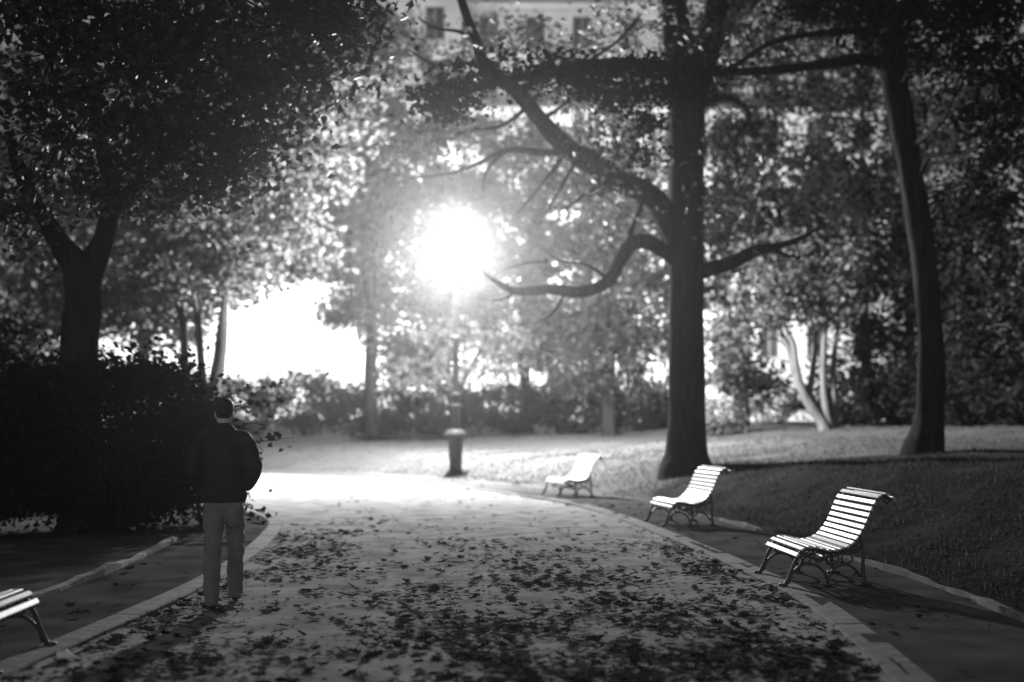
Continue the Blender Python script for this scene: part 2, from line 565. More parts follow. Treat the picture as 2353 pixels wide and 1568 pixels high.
# ------------------------------------------------------------------ lamps
def point_light(name, loc, intensity, radius, parent):
    d = bpy.data.lights.new(name, 'POINT')
    d.energy = intensity * 4 * math.pi
    d.shadow_soft_size = radius
    o = bpy.data.objects.new(name, d)
    o.location = loc
    col.objects.link(o)
    o.parent = parent
    return o

LX, LY = W(1047, 1085, 40)[:2]
lz = G(LX, LY)
lamp = thing('park_lamp', 'lit cast iron park lamp with glowing globe and broad fluted pedestal', 'lamp', (LX, LY, lz))
GZ = CAM_H + (HORIZON - 585) * 40 / FOCAL - lz          # globe centre above the ground
m = MB(); m.lathe([(.36, -.05), (.36, .05), (.30, .1), (.23, .16), (.205, .26), (.215, .4), (.262, 1.12)], 40, flute=.12, nfl=10)
base = m.build('pedestal', 'lamp_iron', lamp, True)
base.scale = (.86, .86, 1)
m = MB(); m.lathe([(.255, 1.11), (.38, 1.13), (.385, 1.17), (.25, 1.30), (.235, 1.315), (.1, 1.33)], 24); m.build('collar', 'lamp_iron', base, True)
m = MB(); m.lathe([(.13, 1.32), (.115, 1.6), (.10, 2.6), (.075, 4.0), (.05, GZ - .55), (.05, GZ - .5)], 14); shaft = m.build('shaft', 'lamp_iron', lamp, True)
for z, r in ((1.98, .19), (2.3, .15), (3.9, .13)):
    m = MB(); m.lathe([(.06, z - .05), (r, z - .02), (r, z + .02), (.06, z + .06)], 18); m.build('ring', 'lamp_iron', shaft, True)
m = MB(); m.lathe([(.05, GZ - .56), (.16, GZ - .5), (.2, GZ - .4), (.17, GZ - .37)], 18); m.build('globe_holder', 'lamp_iron', lamp, True)
GR = .46
m = MB(); m.lathe([(GR * math.sin(t), GZ - GR * math.cos(t)) for t in np.linspace(.03, math.pi - .03, 18)], 28)
globe = m.build('globe', 'globe', lamp, True)
m = MB(); m.lathe([(.13, GZ + .41), (.1, GZ + .47), (.03, GZ + .52), (.04, GZ + .58), (.004, GZ + .66)], 14); m.build('finial', 'lamp_iron', lamp, True)
point_light('lamp_light', (0, 0, GZ), LAMP_I, .3, lamp)

def street_lamp(x, y, label):
    z = STREET_Z + (.13 if y > 84 else 0)
    t = thing('street_lamp', label, 'lamp', (x, y, z), group='street lamps lighting the facades')
    m = MB(); m.lathe([(.16, 0), (.16, .5), (.09, .6), (.07, 5), (.05, 7.6)], 12); m.build('pole', 'lamp_iron', t, True)
    m = MB(); m.lathe([(.05, 7.6), (.2, 7.66), (.22, 7.72)], 14); m.build('lantern_base', 'lamp_iron', t)
    m = MB(); m.lathe([(.2, 7.72), (.3, 8.2), (.28, 8.22)], 14); m.build('lantern_glass', 'street_globe', t)
    m = MB(); m.lathe([(.34, 8.23), (.2, 8.4), (.03, 8.5), (.004, 8.65)], 14); m.build('lantern_cap', 'lamp_iron', t)
    point_light('street_light', (0, 0, 8.0), STREET_I, .2, t)
for x, y, lb in ((-13.5, 78.5, 'lit street lamp glaring in the wide gap between the trees'),
                 (0.5, 78.0, 'lit street lamp straight behind the young forked tree'),
                 (8.5, 78.5, 'lit street lamp before the stone block beside the dark trunk')):
    street_lamp(x, y, lb)

# ------------------------------------------------------------------ foliage
def leaf_cloud(mb, centres, per, size, sigma, flat=.6, mat=0, droop=.3, tint_mu=None):
    """many small folded leaves gathered round clump centres"""
    C = np.repeat(np.asarray(centres, float), per, axis=0)
    n = len(C)
    sg = np.repeat(sigma * (0.6 + .8 * rng.random(len(centres))), per)[:, None]
    P = C + rng.normal(size=(n, 3)) * sg * np.array([1, 1, flat])
    L = size * (0.55 + .75 * rng.random(n))
    ax = rng.normal(size=(n, 3)); ax[:, 2] = ax[:, 2] * .5 - droop
    ax /= np.linalg.norm(ax, axis=1)[:, None]
    nn = rng.normal(size=(n, 3)); nn[:, 2] += .9
    side = np.cross(ax, nn); side /= np.linalg.norm(side, axis=1)[:, None] + 1e-9
    up = np.cross(side, ax)
    L = L[:, None]
    wd = L * (0.3 + .12 * rng.random((n, 1)))
    v0 = P - ax * L * .5
    v1 = P + side * wd - ax * L * .04 + up * L * .12
    v2 = P + ax * L * .5 - up * L * .1
    v3 = P - side * wd - ax * L * .04 + up * L * .12
    V = np.stack([v0, v1, v2, v3], 1).reshape(-1, 3)
    base = np.arange(n) * 4
    T = np.concatenate([np.stack([base, base + 1, base + 2], 1), np.stack([base, base + 2, base + 3], 1)])
    tn = np.repeat(np.clip(rng.normal(.5, .22, len(centres)), 0, 1), per) * .5 + rng.random(n) * .5
    mb.add(V, tris=T, mat=mat, tint=np.concatenate([tn, tn]))

def clumps(c, r, n, shell=.45):
    d = rng.normal(size=(n, 3)); d /= np.linalg.norm(d, axis=1)[:, None]
    u = rng.random(n) ** (1 / 3) * (1 - shell) + shell * (0.75 + .25 * rng.random(n))
    return np.asarray(c) + d * u[:, None] * np.asarray(r)

def tree(name, label, cat, trunk, clusters, leaf='leaf', size=.16, per=45, bark='bark', limbs=(), sides=12, sigma=.38,
         group=None, wob=.12, droop=.3, connect=True):
    """trunk: list of stems, each [(x, y, z, r), ...] in world metres; clusters: (centre, radii, number of clumps)"""
    base = np.array(trunk[0][0][:3], float)
    t = thing(name, label, cat, tuple(base), group=group)
    for stem in trunk:
        st = np.array(stem, float)
        mb = MB(); mb.tube(st[:, :3] - base, st[:, 3], sides, 6, wob=wob)
        mb.build('trunk', bark, t, True)
    for lb in limbs:
        mb = MB()
        for k, seg in enumerate(lb):
            sg_ = np.array(seg, float)
            mb.tube(sg_[:, :3] - base, sg_[:, 3], 8 if k == 0 else 6, 5, wob=.1)
        mb.build('branch', bark, t, True)
    mb = MB()
    st = np.array(trunk[0], float)
    stc = catmull(st, 6)
    for c, r, n in clusters:
        c = np.asarray(c, float); r = np.broadcast_to(np.asarray(r, float), (3,))
        if connect:
            best = None
            for s_ in list(trunk) + [sg for lb in limbs for sg in lb[:1]]:
                sc_ = catmull(np.array(s_, float), 6)
                hd = np.hypot(sc_[:, 0] - c[0], sc_[:, 1] - c[1])
                cost = np.abs(sc_[:, 2] - (c[2] - .4 * hd)) * .8 + hd
                i = int(cost.argmin())
                if best is None or cost[i] < best[0]:
                    best = (cost[i], sc_[i])
            a = best[1]
            dv = c - a[:3]
            j = rng.normal(size=(3, 3)) * np.linalg.norm(dv) * .07
            r0 = min(a[3] * .4, .02 + .012 * np.linalg.norm(dv))
            pts = [a[:3], a[:3] + dv * .3 + j[0] + [0, 0, .08 * abs(dv[2])], a[:3] + dv * .62 + j[1], c + j[2] * .3]
            mb.tube(np.array(pts) - base, [r0, r0 * .7, r0 * .45, r0 * .2], 6, 4, mat=1)
        C = clumps(c, r, n)
        for k in range(n):
            if rng.random() < .8:
                p0 = c + (C[k] - c) * rng.random() * .35
                mid = (p0 + C[k]) / 2 + rng.normal(size=3) * .12
                mb.tube(np.array([p0, mid, C[k]]) - base, [.022, .014, .006], 4, 2, mat=1, cap=False)
        leaf_cloud(mb, C - base, per, size, sigma, mat=0, droop=droop)
    mb.build('crown', [leaf, 'twig'], t)
    return t

def stem_at(x, y, pts):
    """a stem from the ground at x, y through (dx, dy, z, r)"""
    g = G(x, y)
    return [(x + a, y + b, g + z, r) for a, b, z, r in pts]

def cl(px, py, d, r, n):
    return (W(px, py, d), r, n)

def wr(px, py, d, r):
    return (*W(px, py, d), r)

def wm(px, py, d, r):
    return (*W(px, py, d), r * .86)

# --- big straight trunk beside the benches
mx, my = 3.81, 31.0
g = G(mx, my)
D = 31
trunk_main = [stem_at(mx, my, [(0, 0, -.3, .70), (0, 0, .2, .54), (-.01, 0, .7, .43), (0, 0, 1.9, .39), (.0, 0, 4.0, .375), (-.02, 0, 6.3, .37), (0, 0, 8.2, .385),
                               (-.2, .1, 9.7, .31), (-.33, .2, 11.2, .26), (-.43, .2, 14, .19)]),
              [wm(1590, 250, D, .3), wm(1622, 130, D, .32), wm(1645, 20, D, .29), (4.6, 31.2, 13, .19)]]
D = 31
limb_a = [[wm(1565, 590, D, .22), wm(1545, 530, D, .3), wm(1500, 455, D - .4, .29), wm(1400, 405, D - 1, .27), wm(1300, 335, D - 1.5, .23), wm(1240, 275, D - 1.8, .2),
           wm(1185, 210, D - 2, .18), wm(1120, 160, D - 2.2, .17), wm(1098, 105, D - 2.3, .13), wm(1060, 0, D - 2.5, .1), wm(1040, -90, D - 2.5, .07)],
          [wm(1395, 400, D - 1, .12), wm(1350, 350, D - 1.2, .11), wm(1250, 352, D - 1.5, .09), wm(1165, 345, D - 1.8, .07), wm(1100, 375, D - 2, .05), wm(1030, 400, D - 2.2, .04), wm(940, 410, D - 2.4, .02)],
          [wm(1165, 345, D - 1.8, .05), wm(1120, 390, D - 2, .035), wm(1110, 440, D - 2, .02)],
          [wm(1290, 365, D - 1.5, .05), wm(1240, 430, D - 1.6, .035), wm(1190, 490, D - 1.7, .02)],
          [wm(1130, 165, D - 2.2, .07), wm(1070, 145, D - 2.3, .05), wm(1000, 150, D - 2.4, .035), wm(940, 115, D - 2.6, .02)],
          [wm(1100, 110, D - 2.3, .06), wm(1060, 75, D - 2.4, .045), wm(1000, 65, D - 2.5, .03), wm(960, 40, D - 2.5, .02)],
          [wm(1215, 245, D - 1.9, .06), wm(1150, 290, D - 2, .045), wm(1080, 300, D - 2.2, .03), wm(1010, 330, D - 2.2, .018)],
          [wm(1180, 205, D - 2, .07), wm(1290, 170, D - 1.9, .05), wm(1400, 110, D - 1.8, .04), wm(1470, 40, D - 1.8, .03)],
          [wm(1240, 275, D - 1.8, .06), wm(1300, 240, D - 1.7, .04), wm(1340, 200, D - 1.6, .02)],
          [wm(1330, 355, D - 1.4, .06), wm(1290, 430, D - 1.4, .04), wm(1260, 480, D - 1.4, .02)],
          [wm(1420, 410, D - 1, .07), wm(1370, 430, D - 1, .05), wm(1300, 480, D - 1.1, .025)]]
limb_b = [[wm(1565, 610, D, .16), wm(1530, 580, D - .2, .2), wm(1490, 558, D - .5, .19), wm(1450, 562, D - .8, .18), wm(1425, 600, D - 1, .165), wm(1398, 648, D - 1.3, .16), wm(1335, 672, D - 1.6, .14),
           wm(1260, 665, D - 2, .12), wm(1185, 668, D - 2.4, .09), wm(1135, 645, D - 2.6, .05), wm(1105, 620, D - 2.7, .02)],
          [wm(1445, 560, D - .8, .08), wm(1455, 520, D - .7, .07), wm(1475, 470, D - .7, .05), wm(1480, 420, D - .7, .03)],
          [wm(1300, 672, D - 1.8, .04), wm(1270, 720, D - 2, .025), wm(1230, 745, D - 2.1, .012)],
          [wm(1190, 668, D - 2.4, .04), wm(1150, 690, D - 2.6, .025), wm(1100, 688, D - 2.8, .01)],
          [wm(1400, 645, D - 1.3, .05), wm(1350, 610, D - 1.4, .03), wm(1290, 600, D - 1.5, .02), wm(1240, 570, D - 1.6, .01)],
          [wm(1260, 600, D - 1.6, .015), wm(1210, 605, D - 1.8, .03), wm(1155, 620, D - 2, .015)]]
limb_c = [[wm(1590, 640, D, .16), wm(1625, 622, D - .2, .19), wm(1680, 605, D - .6, .18), wm(1730, 578, D - 1, .16), wm(1780, 568, D - 1.4, .10), wm(1840, 548, D - 1.8, .06), wm(1895, 515, D - 2.2, .025)],
          [wm(1770, 570, D - 1.3, .06), wm(1820, 590, D - 1.5, .04), wm(1870, 585, D - 1.6, .02)]]
limb_d = [[wm(1600, 250, D, .1), wm(1660, 225, D - .3, .1), wm(1720, 260, D - .6, .08), wm(1690, 330, D - .8, .05), wm(1700, 420, D - .8, .03)]]
tree('broad_tree', 'massive straight dark trunk with crooked bare boughs beside the middle bench', 'tree', trunk_main,
     [cl(1480, 60, 31, (1.6, 1.6, .7), 14), cl(1420, 330, 29.5, (.9, .9, .6), 9), cl(1370, 450, 30, (.7, .8, .4), 5),
      cl(1150, 120, 28.5, (.5, .6, .3), 4), cl(1330, 230, 29, (.8, .8, .4), 6), cl(1000, 330, 28.5, (.6, .6, .3), 4),
      cl(1750, 120, 31, (1.6, 1.5, .8), 14), cl(1680, 430, 30, (.7, .8, 1.2), 8),
      cl(1560, -260, 31, (4, 3.5, 1.8), 60), cl(1300, -220, 31, (3, 3, 1.5), 40)],
     limbs=[limb_a, limb_b, limb_c, limb_d], sides=20, size=.17, per=40, wob=.07)

# --- leaning tree on the bank, with a long dark bough across the picture
bx, by = 8.25, 28.5
D = 28.5
trunk_b = [[(bx, by, G(bx, by) - .5, .60), wr(2121, 1052, D, .46), wr(2134, 960, D, .30), wr(2139, 800, D, .25), wr(2128, 640, D, .24), wr(2105, 480, D, .24), wr(2080, 320, D, .24), wr(2050, 150, D, .28), wr(2025, 0, D, .26), wr(2000, -250, D, .18)]]
bough = [[wr(2060, 200, D, .12), wr(2000, 140, D, .12), wr(1880, 150, D - .7, .095), wr(1760, 162, D - 1.4, .085), wr(1600, 165, D - 2.2, .08), wr(1430, 145, D - 3, .10), wr(1270, 165, D - 3.6, .09), wr(1120, 195, D - 4.2, .07), wr(1010, 240, D - 4.6, .03)],
         [wr(1440, 145, D - 3, .05), wr(1350, 165, D - 3.2, .04), wr(1250, 200, D - 3.4, .02)]]
bough2 = [[wr(2040, 80, D, .08), wr(1960, 72, D - .5, .075), wr(1840, 82, D - 1, .06), wr(1760, 105, D - 1.5, .05), wr(1690, 150, D - 2, .04), wr(1620, 175, D - 2.2, .04)]]
tree('leaning_tree', 'leaning dark trunk on the grassy bank with a long leafy bough', 'tree', trunk_b,
     [cl(1110, 195, D - 4.2, (.75, .6, .38), 11), cl(1240, 170, D - 3.7, (.6, .6, .3), 6), cl(1370, 165, D - 3.3, (.7, .7, .34), 11), cl(1490, 175, D - 2.8, (.6, .7, .5), 12),
      cl(1030, 235, D - 4.5, (.4, .5, .2), 8), cl(1400, 210, D - 3, (.8, .6, .25), 10), cl(1460, 300, D - 2.6, (.35, .5, .5), 6), cl(1600, 190, D - 2, (.7, .6, .3), 10),
      cl(2030, 30, D, (.9, .9, .9), 30), cl(2180, 60, D - 2, (1.2, 1.1, .9), 30), cl(2300, 230, D - 3, (1.0, 1.2, 1.0), 26), cl(2230, 420, D + 1, (1.1, 1.2, 1.1), 26),
      cl(1900, -10, D, (1.0, 1, .5), 16), cl(2330, 20, D - 4, (1.4, 1.4, .9), 34), cl(2050, -220, D, (3, 3, 1.4), 50)],
     limbs=[bough, bough2], sides=16, size=.13, per=50, sigma=.25, leaf='leaf_dark')

# --- pale many-stemmed tree on the bank
cx, cy_ = 9.9, 45.0
D = 45
g = G(cx, cy_)
stems_c = [[(cx, cy_, g - .2, .26), (cx - .05, cy_, g + .2, .2), wr(1852, 915, D, .16), wr(1825, 850, D, .14), wr(1812, 800, D, .12), wr(1785, 745, D, .1), wr(1765, 640, D, .06)],
           [wr(1840, 890, D, .11), wr(1828, 830, D - .2, .1), wr(1822, 790, D - .3, .09), wr(1800, 730, D - .3, .07), wr(1805, 620, D - .3, .05)],
           [(cx + .1, cy_ + .2, g - .2, .2), wr(1888, 955, D + .2, .13), wr(1862, 905, D + .2, .11), wr(1868, 850, D + .2, .1), wr(1872, 790, D + .2, .09), wr(1884, 720, D + .3, .07), wr(1890, 600, D + .3, .05)],
           [(cx + .25, cy_ + .1, g - .2, .2), wr(1900, 950, D, .13), wr(1892, 880, D, .11), wr(1893, 800, D, .1), wr(1900, 720, D, .07), wr(1920, 600, D, .05)],
           [(cx + .4, cy_ + .3, g - .2, .18), wr(1918, 940, D + .4, .12), wr(1915, 850, D + .4, .1), wr(1925, 760, D + .4, .06), wr(1960, 640, D + .4, .04)]]
tree('multi_stem_tree', 'pale slender tree of several curved stems rising from one foot on the bank', 'tree', stems_c,
     [cl(1740, 700, D, (1.3, 1.3, .9), 26), cl(1830, 640, D, (1.2, 1.3, .9), 26), cl(1690, 770, D + 1, (.9, 1.1, .7), 18), cl(1900, 690, D, (1.0, 1.1, .7), 18),
      cl(1770, 580, D, (1.3, 1.3, .8), 22), cl(1900, 580, D, (1.3, 1.4, .9), 22), cl(1660, 850, D + 1, (.6, .8, .5), 9)],
     leaf='leaf', size=.2, per=40, bark='pale_bark', sigma=.32, wob=.08)

# --- stout dark tree on the bank behind
D = 51
dx_, dy_ = W(1704, 1010, D)[:2]
g = G(dx_, dy_)
tree('stout_tree', 'stout dark trunk under low foliage between the big trunk and pale stems', 'tree',
     [[(dx_, dy_, g - .2, .42), wr(1704, 970, D, .3), wr(1704, 870, D, .28), wr(1710, 700, D, .25), wr(1720, 450, D, .2), wr(1740, 200, D, .12)]],
     [cl(1715, 865, D, (1.2, 1.2, .7), 20), cl(1650, 640, D, (1.6, 1.8, 1.4), 26), cl(1720, 480, D, (1.7, 1.8, 1.4), 26), cl(1650, 350, D, (1.5, 1.8, 1.2), 22), cl(1820, 380, D, (2.0, 2, 1.5), 28),
      cl(1720, 220, D, (1.8, 1.8, 1.3), 22), cl(1860, 180, D, (2.0, 2, 1.4), 26), cl(1900, 480, D, (1.8, 1.8, 1.4), 26), cl(1780, 60, D, (2.2, 2, 1.2), 22), cl(1950, 0, D, (2.4, 2, 1.4), 22), cl(1620, 150, D, (1.6, 1.6, 1.3), 18), cl(1800, 560, D, (1.8, 1.8, 1.2), 24), cl(1630, 500, D, (1.4, 1.6, 1.3), 18), cl(1680, 60, D, (1.8, 1.6, 1.2), 18)],
     size=.22, per=75, sigma=.42, leaf='leaf_dark')

# --- dark thicket of evergreens at the right
for px, d, h, lb, cls in (
        (1985, 50, 8, 'dark evergreen rising right behind the pale many-stemmed tree', [(1990, 820, 1.7), (1980, 680, 2.0), (2000, 520, 2.2), (1990, 360, 2.2), (2000, 220, 2.0), (2030, 900, 1.2), (1950, 600, 1.8), (1960, 430, 1.8)]),
        (2230, 46, 8, 'dark evergreen filling the bank just right of the leaning trunk', [(2230, 860, 1.8), (2230, 720, 2.0), (2210, 560, 2.2), (2230, 400, 2.1), (2190, 260, 2.0), (2310, 620, 1.9), (2140, 880, 1.4), (2130, 740, 1.7), (2120, 600, 1.6)]),
        (2380, 40, 8, 'dark evergreen standing outermost on the bank beyond the nearest bench', [(2350, 850, 1.7), (2370, 680, 2.0), (2340, 500, 2.0), (2360, 320, 2.0), (2290, 160, 1.8), (2310, 780, 1.5)]),
        (2090, 56, 9, 'tall dark evergreen at the back of the bank, half hidden by the leaning trunk', [(2090, 850, 2.2), (2080, 660, 2.4), (2080, 460, 2.6), (2090, 260, 2.6), (2060, 80, 2.6), (2230, 60, 2.8)])):
    x, y = W(px, 980, d)[:2]
    g = G(x, y)
    tree('evergreen_tree', lb, 'tree',
         [[(x, y, g - .2, .3), (x + .1, y, g + 1, .22), (x, y, g + 4, .18), (x - .1, y, g + h, .1), (x, y, g + h + 4, .05)]],
         [cl(a, b, d + rng.normal() * .5, (r, r, r * .85), int(24 * r / 1.8)) for a, b, r in cls], leaf='leaf_dark', size=.2, per=60, sigma=.42,
         group='evergreens on the bank')

# --- forked tree at the left, its crown hanging over the path
D = 20
fork = [[(-6.05, D, -.1, .42), (-6.05, D, .6, .3), wr(185, 800, D, .27), wr(190, 700, D, .26), wr(180, 620, D, .22), wr(150, 575, D - .1, .17), wr(122, 535, D - .2, .14), wr(60, 430, D - .4, .1), wr(20, 300, D - .6, .07)],
        [wr(190, 690, D, .2), wr(203, 640, D, .19), wr(225, 580, D, .16), wr(245, 530, D, .14), wr(255, 430, D - .3, .12), wr(220, 280, D - .6, .1), wr(200, 150, D - 1, .08)],
        [wr(248, 500, D - .1, .09), wr(340, 400, D - .6, .08), wr(470, 300, D - 1, .07), wr(600, 200, D - 1.4, .05), wr(720, 90, D - 1.8, .03)]]
tree('forked_tree', 'dark forked trunk above the black bush, its crown hanging over the path', 'tree', fork,
     [cl(150, 330, D - 1, (.9, 1.2, .8), 24), cl(360, 330, D - 1.5, (.9, 1.1, .7), 26), cl(520, 300, D - 1.5, (.8, 1.0, .5), 22), cl(300, 170, D - 2, (1.1, 1.2, .7), 30),
      cl(120, 130, D - 2, (1.0, 1.2, .8), 26), cl(480, 120, D - 2, (1.0, 1.0, .6), 26), cl(640, 60, D - 2, (1.0, 1.0, .55), 24), cl(250, 20, D - 2.5, (1.3, 1.2, .6), 28),
      cl(60, 480, D - .5, (.8, 1.0, .6), 16), cl(480, 390, D - 1, (.9, .9, .4), 16), cl(700, 150, D - 1.8, (.8, .8, .4), 13), cl(780, 20, D - 2, (.8, .9, .45), 15),
      cl(330, 440, D - .5, (.7, .9, .4), 10), cl(620, 230, D - 1.5, (.7, .9, .4), 12), cl(300, -160, D - 2, (3, 2.5, 1.2), 60), cl(760, -140, D - 2, (2, 2, .8), 30), cl(80, -90, D - 2.5, (1.6, 1.6, .7), 30)],
     size=.135, per=36, sigma=.27, leaf='leaf_fork')

# --- three-stemmed tree, brightly lit leaves, behind the walker
D = 43
DT = 40.5
x, y = W(490, 950, DT)[:2]
g = G(x, y)
tree('three_stem_tree', 'tree of three grey stems with brightly lit leaves behind the walker', 'tree',
     [[(x, y, g - .2, .3), wr(490, 930, DT, .2), wr(505, 820, DT, .19), wr(512, 740, DT, .14), wr(520, 660, DT + .8, .09), wr(545, 570, DT + 1.6, .04)],
      [(x - .2, y + .1, g - .2, .2), wr(470, 930, DT + .2, .13), wr(462, 830, DT + .2, .12), wr(455, 740, DT + .2, .1), wr(440, 650, DT + .8, .05)],
      [(x - .5, y + .3, g - .2, .2), wr(440, 930, DT + .4, .14), wr(425, 830, DT + .4, .13), wr(420, 740, DT + .4, .11), wr(400, 660, DT + .9, .05)]],
     [(c_, np.array(r_) * 1.25, int(n_ * 1.15)) for c_, r_, n_ in [cl(470, 660, D - .5, (1.3, 1.2, .7), 24), cl(390, 610, D, (1.0, 1.2, .7), 18), cl(560, 600, D, (1.1, 1.2, .8), 20), cl(640, 520, D, (1.2, 1.2, .8), 20), cl(480, 500, D, (1.4, 1.3, .9), 24),
      cl(330, 520, D, (1.3, 1.3, .9), 20), cl(700, 420, D, (1.2, 1.2, .8), 18), cl(580, 400, D, (1.4, 1.4, .9), 22), cl(220, 620, D, (1.3, 1.3, .9), 18), cl(60, 600, D - 1, (1.6, 1.5, 1.1), 24),
      cl(760, 330, D, (1.2, 1.2, .8), 16), cl(640, 290, D, (1.4, 1.3, .9), 20), cl(420, 360, D, (1.5, 1.4, 1.0), 22), cl(720, 580, D + 1, (.8, 1, .5), 9), cl(270, 740, D, (.9, .9, .4), 7),
      cl(140, 720, D, (1.2, 1.2, .6), 20), cl(40, 740, D - 1, (1.2, 1.2, .8), 22), cl(330, 690, D, (1.1, 1.1, .6), 14), cl(60, 830, D - 1, (1.1, 1.0, .6), 16), cl(390, 770, D + 1, (.9, .9, .45), 12), cl(780, 200, D, (1.2, 1.2, .8), 16), cl(500, 200, D, (1.6, 1.4, 1), 20), cl(420, 720, D + .5, (.9, .8, .4), 9)]],
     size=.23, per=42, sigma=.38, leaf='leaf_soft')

# --- trees behind the lamp
D = 50
x, y = W(1050, 980, D)[:2]; g = G(x, y)
tree('young_forked_tree', 'small young tree forking in a V directly behind the lamp pedestal', 'tree',
     [[(x, y, g - .2, .14), wr(1050, 940, D, .1), wr(1050, 895, D, .1), wr(1048, 845, D, .07), wr(1040, 760, D, .04)],
      [wr(1052, 900, D, .08), wr(1070, 865, D, .08), wr(1095, 820, D, .06), wr(1130, 750, D, .03)]],
     [cl(960, 845, D, (1.1, 1.1, .5), 14), cl(1120, 850, D, (1.1, 1.1, .5), 14), cl(1040, 780, D, (1.3, 1.3, .6), 16), cl(1170, 780, D, (1, 1, .5), 10), cl(920, 885, D, (.8, .8, .25), 6), cl(1010, 880, D, (.8, .8, .25), 6)],
     size=.22, per=26, sigma=.3, leaf='leaf', wob=.05)
D = 55
x, y = W(855, 980, D)[:2]; g = G(x, y)
tree('slim_tree', 'slim straight trunk left of the lamp with a tall mid-grey crown', 'tree',
     [[(x, y, g - .2, .3), wr(856, 930, D, .2), wr(856, 780, D, .18), wr(853, 620, D, .17), wr(850, 450, D, .14), wr(870, 200, D, .08)]],
     [cl(900, 760, D, (1.4, 1.5, 1.1), 18), cl(965, 700, D + .5, (1.5, 1.5, 1.1), 18), cl(850, 520, D, (1.7, 1.8, 1.2), 22), cl(960, 560, D, (1.7, 1.6, 1.2), 20), cl(900, 400, D, (1.9, 1.8, 1.3), 24),
      cl(790, 430, D, (1.6, 1.6, 1.1), 20), cl(980, 440, D, (1.6, 1.6, 1.1), 18), cl(830, 280, D, (1.9, 1.8, 1.2), 24), cl(950, 290, D, (1.6, 1.6, 1.0), 16), cl(800, 130, D, (2.0, 1.8, 1.2), 22),
      cl(900, 100, D, (1.5, 1.6, 1.0), 14), cl(720, 220, D, (1.7, 1.6, 1.1), 18), cl(950, 830, D, (1.8, 1.5, .7), 22), cl(1020, 740, D, (1.5, 1.5, .9), 16), cl(1000, 640, D, (1.5, 1.5, 1.0), 18), cl(790, 600, D, (1.0, 1.2, .6), 8), cl(1030, 160, D, (1.6, 1.5, .7), 9)],
     size=.23, per=80, sigma=.45, leaf='leaf_mid')
D = 58
x, y = W(1207, 980, D)[:2]; g = G(x, y)
tree('grey_tree', 'slim tree right of the lamp, crown spreading behind the crooked boughs', 'tree',
     [[(x, y, g - .2, .34), wr(1206, 920, D, .24), wr(1207, 800, D, .22), wr(1210, 650, D, .2), wr(1240, 500, D, .16), wr(1290, 350, D, .1)]],
     [cl(1200, 560, D, (2.0, 2, 1.4), 26), cl(1300, 470, D, (1.9, 1.9, 1.3), 24), cl(1330, 600, D, (2.0, 2, 1.3), 26), cl(1170, 420, D, (1.9, 1.9, 1.2), 20), cl(1110, 330, D, (1.6, 1.8, 1.0), 14), cl(1250, 330, D, (1.7, 1.7, 1.0), 14),
      cl(1300, 730, D, (1.8, 1.8, 1.2), 22), cl(1210, 700, D, (1.5, 1.6, 1.0), 14), cl(1100, 480, D, (1.5, 1.6, 1.1), 14), cl(1360, 380, D, (1.5, 1.6, 1.0), 14), cl(1050, 650, D, (1.5, 1.5, 1.0), 12), cl(1230, 800, D, (1.7, 1.6, 1.0), 22), cl(1130, 620, D, (1.7, 1.6, 1.1), 22), cl(1060, 560, D, (1.7, 1.6, 1.2), 20), cl(1130, 720, D, (1.5, 1.5, 1), 18), cl(1170, 70, D, (1.9, 1.7, .7), 4), cl(1330, 110, D, (1.9, 1.7, .8), 6), cl(1440, 220, D, (1.7, 1.7, 1.0), 14)],
     size=.24, per=80, sigma=.48, leaf='leaf_mid')
D = 54
x, y = W(1400, 980, D)[:2]; g = G(x, y)
tree('dense_tree', 'dense leafy tree close left of the massive trunk, foliage down to the shrubs', 'tree',
     [[(x, y, g - .2, .32), wr(1400, 900, D, .24), wr(1405, 750, D, .2), wr(1420, 550, D, .16), wr(1450, 380, D, .1)]],
     [cl(1400, 820, D, (1.7, 1.7, 1.0), 28), cl(1330, 860, D, (1.4, 1.5, .8), 20), cl(1360, 740, D, (1.7, 1.7, 1.1), 26), cl(1440, 720, D, (1.5, 1.6, 1.1), 22), cl(1470, 600, D, (1.7, 1.7, 1.2), 24), cl(1400, 560, D, (1.6, 1.7, 1.1), 20),
      cl(1450, 460, D, (1.7, 1.7, 1.1), 22), cl(1500, 760, D, (1.0, 1.4, .9), 12), cl(1510, 340, D, (1.5, 1.6, 1.0), 16), cl(1480, 900, D, (.8, 1.0, .5), 7), cl(1520, 500, D, (1.5, 1.6, 1.2), 20), cl(1560, 650, D, (1.3, 1.5, 1.2), 16)],
     size=.22, per=75, sigma=.42, leaf='leaf_mid')

